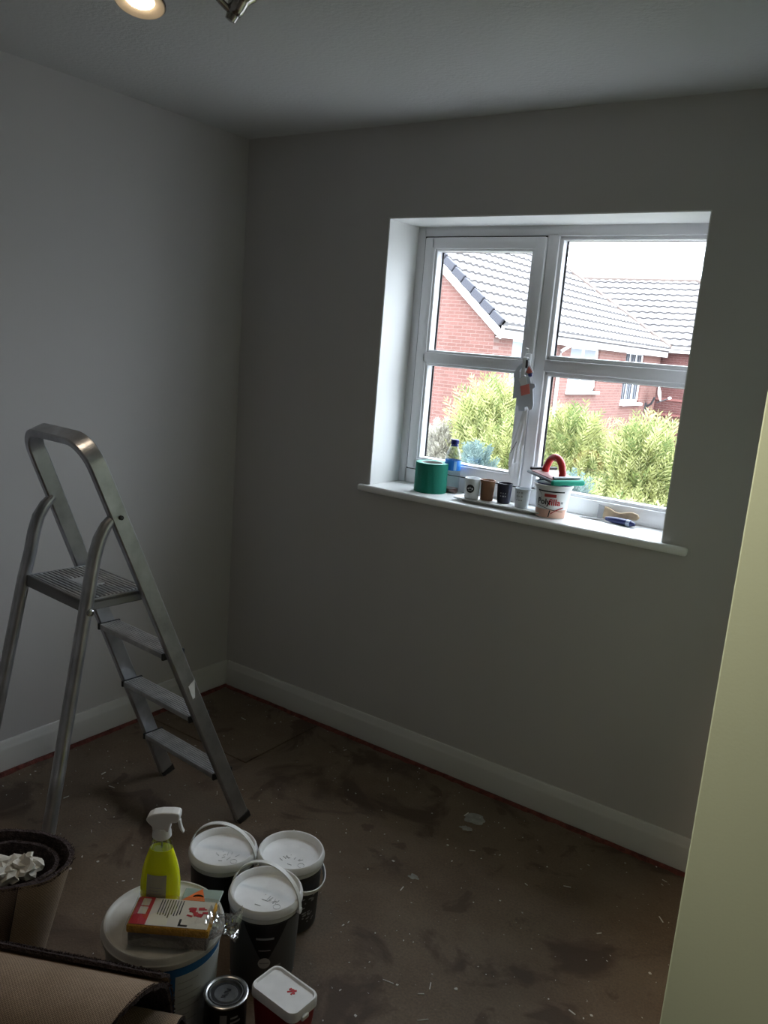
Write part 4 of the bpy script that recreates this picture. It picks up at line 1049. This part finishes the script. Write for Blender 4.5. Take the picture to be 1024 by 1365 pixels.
# ================================================================== ELEPHANT DECORATION
EP = Vector((1.285, .165, 1.585)); el = thing('paper_elephant', EP, 'grey paper elephant with coral patch hanging by string on the window handle', 'decoration')
def paperpoly(name, pts, y, m, th=.003): 
    M = Matrix(((1, 0, 0, 0), (0, 0, 1, y), (0, 1, 0, 0), (0, 0, 0, 1)))
    return B().prism(pts, 0, th, M=M).build(name, m, el)
paperpoly('trunk', [(1.289, 1.606), (1.294, 1.602), (1.260, 1.560), (1.263, 1.532), (1.259, 1.46), (1.244, 1.454), (1.242, 1.518), (1.237, 1.546), (1.250, 1.572)], .163, paper_grey)
paperpoly('body', [(1.264, 1.53), (1.259, 1.5), (1.263, 1.434), (1.272, 1.431), (1.276, 1.413), (1.301, 1.416), (1.299, 1.430), (1.309, 1.433), (1.317, 1.420), (1.328, 1.425), (1.331, 1.440), (1.323, 1.498), (1.332, 1.505), (1.327, 1.517), (1.312, 1.517), (1.305, 1.54), (1.278, 1.542)], .158, paper_grey)
paperpoly('saddle_patch', [(1.272, 1.503), (1.306, 1.515), (1.314, 1.481), (1.281, 1.469)], .1555, paper_red, .002)
paperpoly('collar', [(1.262, 1.528), (1.289, 1.541), (1.299, 1.514), (1.275, 1.505)], .1553, paper_white, .002)
paperpoly('head', [(1.283, 1.546), (1.291, 1.577), (1.300, 1.582), (1.315, 1.557), (1.308, 1.538)], .160, paper_grey, .003)
paperpoly('coral_cap', [(1.289, 1.556), (1.297, 1.577), (1.313, 1.559), (1.300, 1.548)], .157, paper_red, .002)
paperpoly('blue_patch', [(1.297, 1.55), (1.312, 1.554), (1.315, 1.543), (1.303, 1.54)], .1545, paper_blue, .002)
b = B(); b.tube([(1.284, .166, 1.640), (1.291, .163, 1.606)], .0012, 6); b.tube([(1.284, .166, 1.640), (1.262, .166, 1.585)], .0010, 6); b.tube([(1.282, .150, 1.641), (1.284, .166, 1.640)], .0012, 6); b.build('hanging_string', string_m, el)
for pts in ([(1.296, .163, 1.418), (1.280, .166, 1.36), (1.268, .166, 1.30), (1.257, .166, 1.246), (1.258, .166, 1.205)],
            [(1.299, .163, 1.418), (1.289, .168, 1.36), (1.278, .170, 1.31), (1.270, .168, 1.27), (1.262, .168, 1.20)],
            [(1.303, .163, 1.420), (1.304, .166, 1.36), (1.306, .166, 1.29)],
            [(1.305, .163, 1.420), (1.303, .168, 1.34), (1.298, .168, 1.269), (1.302, .166, 1.22), (1.299, .165, 1.165)],
            [(1.300, .163, 1.418), (1.296, .160, 1.35), (1.284, .163, 1.28), (1.281, .163, 1.22)]):
    b = B(); b.strip([Vector(p) for p in pts], (1, .3, 0), .0065, .0008); b.build('streamer', string_m, el)
b = B(); b.tube([(1.281, .160, 1.30), (1.268, .160, 1.272), (1.260, .162, 1.255)], .0011, 6); b.build('dark_thread', deep_black, el)

# ================================================================== OUTSIDE
GZ = -2.7
struct('ground', B().box((-4, 24, GZ-.1), (60, 46, .2)), lawn_m, label='pale gravel ground far below the window')
# --- house A: gable end faces us, front faces +x
WX, GY, EY = -5.62, 13.15, 25.0        # front wall, gable wall, far end
EX, EZ, M_ = -5.42, 2.25, .847; AX, AZ = -8.2, 2.25+.847*2.78
ha = thing('brick_house', (AX, GY, GZ), 'nearer red brick house with gable wall and pale tiled roof', 'house')
LX = 2*AX-WX
b = B(); th2 = .25
gz = lambda x: EZ+M_*(EX-x) if x > AX else EZ+M_*(EX-(2*AX-x))
poly = [(LX, GZ), (WX, GZ), (WX, gz(WX)-.10), (AX, AZ-.10), (LX, gz(WX)-.10)]
Mg = Matrix(((1, 0, 0, 0), (0, 0, 1, GY), (0, 1, 0, 0), (0, 0, 0, 1)))
b.prism(poly, 0, th2, M=Mg); b.build('gable_wall', brick_x, ha)
b = B(); wz = gz(WX)-.14
wins = [(14.05, 15.80, .85, 2.03), (17.38, 19.45, .85, 2.03), (21.6, 23.35, .50, 2.05)]
ys = [GY+th2] ; segs = []
y = GY+th2
for y0, y1, z0, z1 in wins:
    segs.append((y, y0, GZ, wz)); segs.append((y0, y1, GZ, z0)); segs.append((y0, y1, z1, wz)); y = y1
segs.append((y, EY, GZ, wz))
for y0, y1, z0, z1 in segs: b.box((WX-.125, (y0+y1)/2, (z0+z1)/2), (.25, y1-y0, z1-z0))
b.build('front_wall', brick_y, ha)
B().box((LX+.125, (GY+EY)/2, (GZ+wz)/2), (.25, EY-GY-.5, wz-GZ)).build('rear_wall', brick_y, ha)
for n_, (y0, y1, z0, z1) in enumerate(wins):
    b = B(); fx = WX-.09
    def fb_(a0, a1, c0, c1, d=.07): b.box((fx, (a0+a1)/2, (c0+c1)/2), (d, a1-a0, c1-c0), bevel=.008, seg=1)
    fb_(y0, y1, z0, z0+.09); fb_(y0, y1, z1-.09, z1); fb_(y0, y0+.09, z0, z1); fb_(y1-.09, y1, z0, z1)
    if n_ == 2:
        for k in (1, 2): fb_(y0+(y1-y0)*k/3-.03, y0+(y1-y0)*k/3+.03, z0, z1, .05)
    else: fb_((y0+y1)/2-.04, (y0+y1)/2+.04, z0, z1, .06)
    b.box((WX+.03, (y0+y1)/2, z0-.03), (.16, y1-y0+.1, .07))
    wo = b.build('window', fascia_m, ha)
    B().box((WX-.10, (y0+y1)/2, (z0+z1)/2), (.012, y1-y0-.1, z1-z0-.1)).build('pane', house_glass, wo)
    if n_ == 2:
        b = B()
        for k in range(9): b.box((WX-.080, y0+.15+k*(y1-y0-.3)/8, (z0+z1)/2), (.014, .075, z1-z0-.2))
        b.build('blind_slats', mat('grey_blind', (.06, .06, .07), .7), wo)
# roof plane facing +x : courses of pantiles, real stepped waves
def tile_slope(name, parent, org, along, updir, upn, L, g, span, pitch, amp=.028, step=.05, thick=.055):
    """org at the eaves; along = horizontal; updir = up the slope; upn = slope normal; span(e)->(s0,s1)"""
    V = []; F = []; org = Vector(org); along = Vector(along); updir = Vector(updir); upn = Vector(upn)
    n = int(math.ceil(L/g)); per = 4
    for i in range(n):
        e0 = i*g-.04; e1_ = min((i+1)*g+.02, L)
        s0, s1 = span(min(e0+g*.5, L)); k0 = int(s0/pitch*per); k1 = int(s1/pitch*per)
        base = len(V)
        for k in range(k0, k1+1):
            s = k*pitch/per; wv = amp*(1+math.sin(2*math.pi*k/per+.6))/2*1.6
            V += [org+along*s+updir*e0+upn*.0, org+along*s+updir*e0+upn*(thick+wv+step*.35), org+along*s+updir*e1_+upn*(thick*.3+wv)]
        for k in range(k1-k0):
            q = base+3*k; F += [(q, q+3, q+4, q+1), (q+1, q+4, q+5, q+2)]
    me = bpy.data.meshes.new(name); off = Vector(parent.location) if parent else Vector()
    me.from_pydata([v-off for v in V], [], F)
    o = link(name, me, [tile_m], parent); o['kind'] = 'stuff'; return o
sl = math.hypot(1, M_); ud = Vector((-1, 0, M_))/sl; un = Vector((M_, 0, 1))/sl; LA = (EX-AX)*sl
HYA, HYE = 21.0, 25.1
tile_slope('roof_tiles', ha, (EX, GY-.12, EZ), (0, 1, 0), ud, un, LA, .33, lambda e: (0, HYE-(HYE-HYA)*e/LA-(GY-.12)), .30)
# underlay, hip face and rear slope as solid roof
b = B(); yv = GY-.10
P = {'a': (EX, yv, EZ-.02), 'b': (EX, HYE, EZ-.02), 'c': (AX, HYA, AZ-.02), 'd': (AX, yv, AZ-.02), 'e': (2*AX-EX, yv, EZ-.02), 'f': (2*AX-EX, HYE, EZ-.02)}
k_ = list(P.values()); b.raw(k_+[(x, y, z-.09) for x, y, z in k_], [(0, 1, 2, 3), (4, 3, 2, 5), (1, 5, 2), (6, 9, 8, 7), (10, 11, 8, 9), (7, 8, 11), (0, 6, 7, 1), (5, 11, 10, 4), (1, 7, 11, 5), (0, 3, 9, 6), (3, 4, 10, 9)])
b.build('roof_base', tile_m, ha)
# verge: white bargeboard and individual slate grey caps
b = B(); sgn = ((EX+.02, EZ-.06), (AX, AZ-.06), (AX, AZ-.34), (EX+.02-.05, EZ-.30))
Mv = Matrix(((1, 0, 0, 0), (0, 0, 1, GY-.10), (0, 1, 0, 0), (0, 0, 0, 1)))
b.prism([(EX+.04, EZ-.06), (AX, AZ-.03), (AX, AZ-.33), (EX-.02, EZ-.30), (EX+.04, EZ-.25)], 0, .05, M=Mv); b.prism([(2*AX-EX-.04, EZ-.06), (AX, AZ-.03), (AX, AZ-.33), (2*AX-EX+.02, EZ-.30)], 0, .05, M=Mv)
b.build('bargeboard', fascia_m, ha)
nv = int(LA/.33)
for i in range(nv):
    c = Vector((EX, GY-.13, EZ))+ud*(i*.33+.165)+un*.02
    qv = Matrix((ud, Vector((0, 1, 0)), un)).transposed() @ Matrix.Rotation(R(5), 3, 'Y')
    B().box(c, (.305, .10, .17), bevel=.012, rot=qv, seg=1).build('verge_cap', verge_m, ha)
for i in range(14):
    t = (i+.5)/14; c = Vector((EX, HYE, EZ)).lerp(Vector((AX, HYA, AZ)), t); d = (Vector((AX, HYA, AZ))-Vector((EX, HYE, EZ))).normalized()
    B().tube([c-d*.21+Vector((0, 0, .05)), c+d*.21+Vector((0, 0, .07))], .10, 8).build('hip_tile', ridge_m, ha)
for i in range(18):
    y = GY-.1+.45*(i+.5); B().tube([(AX, y-.23, AZ+.04), (AX, y+.23, AZ+.045)], .11, 8).build('ridge_tile', ridge_m, ha)
B().box((EX-.03, (GY+HYE)/2-.05, EZ-.16), (.03, HYE-GY+.1, .22)).build('fascia', fascia_m, ha)
B().box((WX+.09, (GY+HYE)/2, EZ-.26), (.20, HYE-GY-.1, .02)).build('soffit', fascia_m, ha)
gp = [Vector((EX+.060, GY-.02, EZ-.015)), Vector((EX+.060, HYE, EZ-.015))]
gu = B(); vs = []
for p in gp: vs += [p+Vector((.055*math.cos(R(a)), 0, .055*math.sin(R(a)))) for a in range(180, 361, 20)] + [p+Vector((.049*math.cos(R(a)), 0, .049*math.sin(R(a)))) for a in range(360, 179, -20)]
n = len(vs)//2; gu.raw(vs, [(i, (i+1) % n, n+(i+1) % n, n+i) for i in range(n)]); gu.build('gutter', fascia_m, ha)
b = B(); b.tube([(EX+.045, 16.80, EZ-.12), (EX+.045, 16.80, EZ-.24), (WX+.06, 16.62, EZ-.42), (WX+.06, 16.60, EZ-.55), (WX+.06, 16.60, GZ)], .042, 10); b.build('downpipe', fascia_m, ha, smooth=50)
# --- house B: wing behind, wall faces us
hb = thing('brick_house', (-3.2, EY, GZ), 'further red brick house end with wall coloured darker as shaded and hipped pale roof', 'house')
BX0, BX1, BZ, BY = -9.6, -.2, 2.30, 25.34
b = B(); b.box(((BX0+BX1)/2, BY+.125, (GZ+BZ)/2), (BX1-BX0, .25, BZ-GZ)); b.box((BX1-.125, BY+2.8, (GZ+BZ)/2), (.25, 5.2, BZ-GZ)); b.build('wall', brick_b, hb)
b = B()
for z in (.62, .12): b.box(((BX0+BX1)/2, BY-.012, z), (BX1-BX0, .03, .07))
b.build('string_course', mat('dark_brick_band', (.22, .09, .08), .9), hb)
RY, RZ, RX0, RX1 = 27.75, 4.66, -10.0, -5.55; by0 = BY-.2
ud2 = Vector((0, RY-by0, RZ-2.36)); LB = ud2.length; ud2.normalize(); un2 = Vector((0, -ud2.z, ud2.y))
tile_slope('roof_tiles', hb, (-10.5, by0, 2.36), (1, 0, 0), ud2, un2, LB, .33, lambda e: (.0, (BX1+.2-(BX1+.2-RX1)*e/LB)+10.5), .30)
b = B(); P = [(-10.5, by0, 2.33), (BX1+.2, by0, 2.33), (RX1, RY, RZ-.02), (-10.5, RY, RZ-.02), (BX1+.2, 2*RY-by0, 2.33), (-10.5, 2*RY-by0, 2.33)]
b.raw(P+[(x, y, z-.1) for x, y, z in P], [(0, 1, 2, 3), (1, 4, 2), (3, 2, 4, 5), (6, 9, 8, 7), (7, 8, 10), (9, 11, 10, 8), (0, 6, 7, 1), (1, 7, 10, 4), (4, 10, 11, 5), (0, 3, 9, 6), (3, 5, 11, 9)]); b.build('roof_base', tile_m, hb)
for i in range(11):
    x = RX1-.2-.42*i; B().tube([(x-.21, RY, RZ+.03), (x+.21, RY, RZ+.035)], .10, 8).build('ridge_tile', ridge_m, hb)
for i in range(18):
    t = (i+.5)/18; p0 = Vector((RX1, RY, RZ)); p1 = Vector((BX1+.2, by0, 2.36)); c = p0.lerp(p1, t); d = (p1-p0).normalized()
    B().tube([c-d*.18+Vector((0, 0, .04)), c+d*.18+Vector((0, 0, .05))], .09, 8).build('hip_tile', ridge_m, hb)
B().box(((BX0+BX1)/2+.2, by0+.02, 2.24), (BX1-BX0+.4, .03, .20)).build('fascia', fascia_m, hb)
b = B(); b.tube([(BX0+.2, by0-.03, 2.30), (BX1+.2, by0-.03, 2.30)], .05, 8); b.build('gutter', fascia_m, hb)
# satellite dish
dc = Vector((-5.22, 23.9, .82)); dsh = thing('satellite_dish', (-5.6, 24.1, .6), 'white satellite dish on a dark bracket on the brick house', 'dish')
dq = Vector((.95, .12, .22)).normalized(); qd = dq.to_track_quat('Z', 'Y').to_matrix()
B().lathe([(.001, 0), (.09, .007), (.17, .027), (.24, .056), (.245, .052), (.17, .019), (.09, .0), (.001, -.008)], dc, 32, M=qd, cap=False).build('dish', fascia_m, dsh, smooth=60)
dark = mat('dark_bracket', (.05, .05, .055), .5)
b = B(); b.tube([(-5.62, 24.05, .35), (-5.42, 24.0, .48), (-5.32, 23.95, .70)], .035, 8); b.box((-5.605, 24.05, .35), (.03, .16, .30)); b.build('bracket', dark, dsh)
b = B(); b.tube([dc-Vector((0, 0, .28)), dc+dq*.36-Vector((0, 0, .20))], .018, 8); b.build('feed_arm', dark, dsh)
B().lathe([(.03, -.05), (.045, 0), (.03, .05)], dc+dq*.38-Vector((0, 0, .19)), 12, M=qd).build('feed_horn', fascia_m, dsh)

# --- conifers outside the window
rng = np.random.default_rng(7)
def sprays(centers, dirs, lens, w=.007, nl=9):
    """feathery sprays: curved stem with pairs of narrow leaflets; numpy, one mesh"""
    n = len(centers); up = np.array([0, 0, 1.0]); V = []; F = []
    side = np.cross(dirs, rng.normal(size=(n, 3))); side /= np.linalg.norm(side, axis=1, keepdims=True)
    nor = np.cross(side, dirs); vcount = 0; Vs = []; Fs = []
    for j in range(nl):
        t = (j+.6)/nl
        for s in (1, -1):
            ll = lens*(.36*(1-t)+.10)*rng.uniform(.7, 1.2, n)
            base = centers + dirs*(lens*t)[:, None] + np.array([0, 0, -.10])*(lens*t*t)[:, None]
            d = dirs*.75 + side*s*.62 + nor*rng.uniform(-.25, .25, (n, 1)); d /= np.linalg.norm(d, axis=1, keepdims=True)
            perp = np.cross(d, nor); perp /= np.linalg.norm(perp, axis=1, keepdims=True)
            ww = w*rng.uniform(.7, 1.3, (n, 1))
            a = base - perp*ww*.5; b2 = base + d*ll[:, None]*.5 + perp*ww; c = base + d*ll[:, None]; e = base + d*ll[:, None]*.45 - perp*ww
            Vs.append(np.stack([a, e, c, b2], 1))
    # terminal leaf + stem
    tip = centers + dirs*lens[:, None]*1.08 + np.array([0, 0, -.10])*lens[:, None]
    Vs.append(np.stack([centers-side*w*.3, centers+side*w*.3, tip+side*w*.15, tip-side*w*.15], 1))
    A = np.concatenate(Vs, 1)            # n, 4*(2nl+1), 3
    q = A.shape[1]//4
    V = A.reshape(-1, 3); idx = np.arange(len(V)).reshape(-1, 4)
    return V, idx
def conifer(base, ztop, rad, n, seed, label, name='conifer', mats=(fol_tip, fol_mid), zlow=-.9, lean=(0, 0), sl=(.22, .46), group='conifers behind the window'):
    global rng
    rng = np.random.default_rng(seed); x, y = base
    t = thing(name, (x, y, GZ), label, 'shrub' if name != 'conifer' else 'tree', group if name == 'conifer' else None)
    hgt = ztop-zlow
    def shell(n, f0, f1):
        u = rng.uniform(0, 1, n)**.85; z = zlow+u*hgt; k = (z-zlow)/hgt
        rp = rad*np.sqrt(np.clip(1-k**2.2, 0.01, 1))*(1+.16*np.sin(5*z+seed)+.10*np.sin(9*z))
        a = rng.uniform(0, 2*np.pi, n); rp = rp*(1+.22*np.sin(3*a+seed*1.7+2*z)+.10*np.sin(7*a+seed))
        f = rng.uniform(f0, f1, n); r = rp*f
        c = np.stack([x+r*np.cos(a)+lean[0]*k, y+r*np.sin(a)+lean[1]*k, z], 1)
        d = np.stack([np.cos(a)*(1-k*.6), np.sin(a)*(1-k*.6), .75+.9*k], 1)+rng.normal(0, .28, (n, 3)); d /= np.linalg.norm(d, axis=1, keepdims=True)
        return c, d
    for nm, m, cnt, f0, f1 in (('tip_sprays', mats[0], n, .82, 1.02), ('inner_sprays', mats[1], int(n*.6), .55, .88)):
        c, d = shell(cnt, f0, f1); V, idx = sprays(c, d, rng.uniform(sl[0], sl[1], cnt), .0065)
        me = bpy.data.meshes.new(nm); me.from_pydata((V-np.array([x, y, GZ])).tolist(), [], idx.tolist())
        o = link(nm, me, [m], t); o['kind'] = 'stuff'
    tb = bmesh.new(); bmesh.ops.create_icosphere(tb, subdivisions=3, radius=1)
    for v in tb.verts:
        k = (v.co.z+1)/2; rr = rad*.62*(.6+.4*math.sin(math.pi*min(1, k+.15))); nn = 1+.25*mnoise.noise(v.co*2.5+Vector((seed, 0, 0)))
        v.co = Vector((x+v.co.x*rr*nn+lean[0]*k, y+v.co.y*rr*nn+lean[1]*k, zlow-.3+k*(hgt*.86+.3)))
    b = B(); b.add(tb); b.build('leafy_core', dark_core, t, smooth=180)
    B().tube([(x, y, GZ), (x+.02, y, GZ+.8), (x+lean[0]*.5, y+lean[1]*.5, (zlow+ztop)/2)], [.09, .07, .03], 10).build('trunk', bark_m, t, smooth=60)
    return t
conifer((-1.02, 4.5), 1.02, .36, 1700, 11, 'tallest yellow-green conifer seen through the lower left pane', sl=(.24, .52))
conifer((-.58, 4.2), .84, .36, 1500, 12, 'yellow-green conifer in the lower left pane beside the middle mullion')
conifer((-.14, 4.35), .88, .36, 1500, 13, 'yellow-green conifer in the right pane just right of the middle mullion')
conifer((.25, 4.5), .60, .38, 1400, 14, 'lower yellow-green conifer in the middle of the lower right pane')
conifer((.66, 4.1), .84, .33, 1500, 15, 'pointed yellow-green conifer left of the brick corner at the right', lean=(-.10, 0), sl=(.24, .50))
conifer((1.02, 4.2), .50, .36, 1200, 16, 'short yellow-green conifer at the right edge of the window')
conifer((.26, 3.3), .40, .40, 1300, 17, 'low yellow-green conifer in front at the bottom of the right pane')
conifer((.86, 3.2), .30, .40, 1300, 18, 'lowest yellow-green conifer at the bottom right of the window')
conifer((-1.42, 4.2), .78, .22, 900, 21, 'grey twiggy shrub at the bottom left of the window', 'twiggy_shrub', (fol_grey, fol_grey), sl=(.12, .26))
conifer((-.22, 2.70), .80, .17, 500, 22, 'blue-green shrub low behind the water bottle and cups', 'blue_shrub', (fol_blue, fol_blue), zlow=-.8, sl=(.12, .24))
conifer((.52, 2.70), .70, .20, 500, 23, 'small blue-green shrub beside the filler pot in the right pane', 'blue_shrub', (fol_blue, fol_blue), zlow=-.8, sl=(.12, .24))

for o in SC.objects:
    if o.parent and o.name.split('.')[0] in ('label_print', 'cup_print', 'embossed_marks', 'black_print', 'label_text_lines', 'label_red_motif', 'barcode', 'lid_print', 'string_course', 'blind_slats'): o['kind'] = 'stuff'
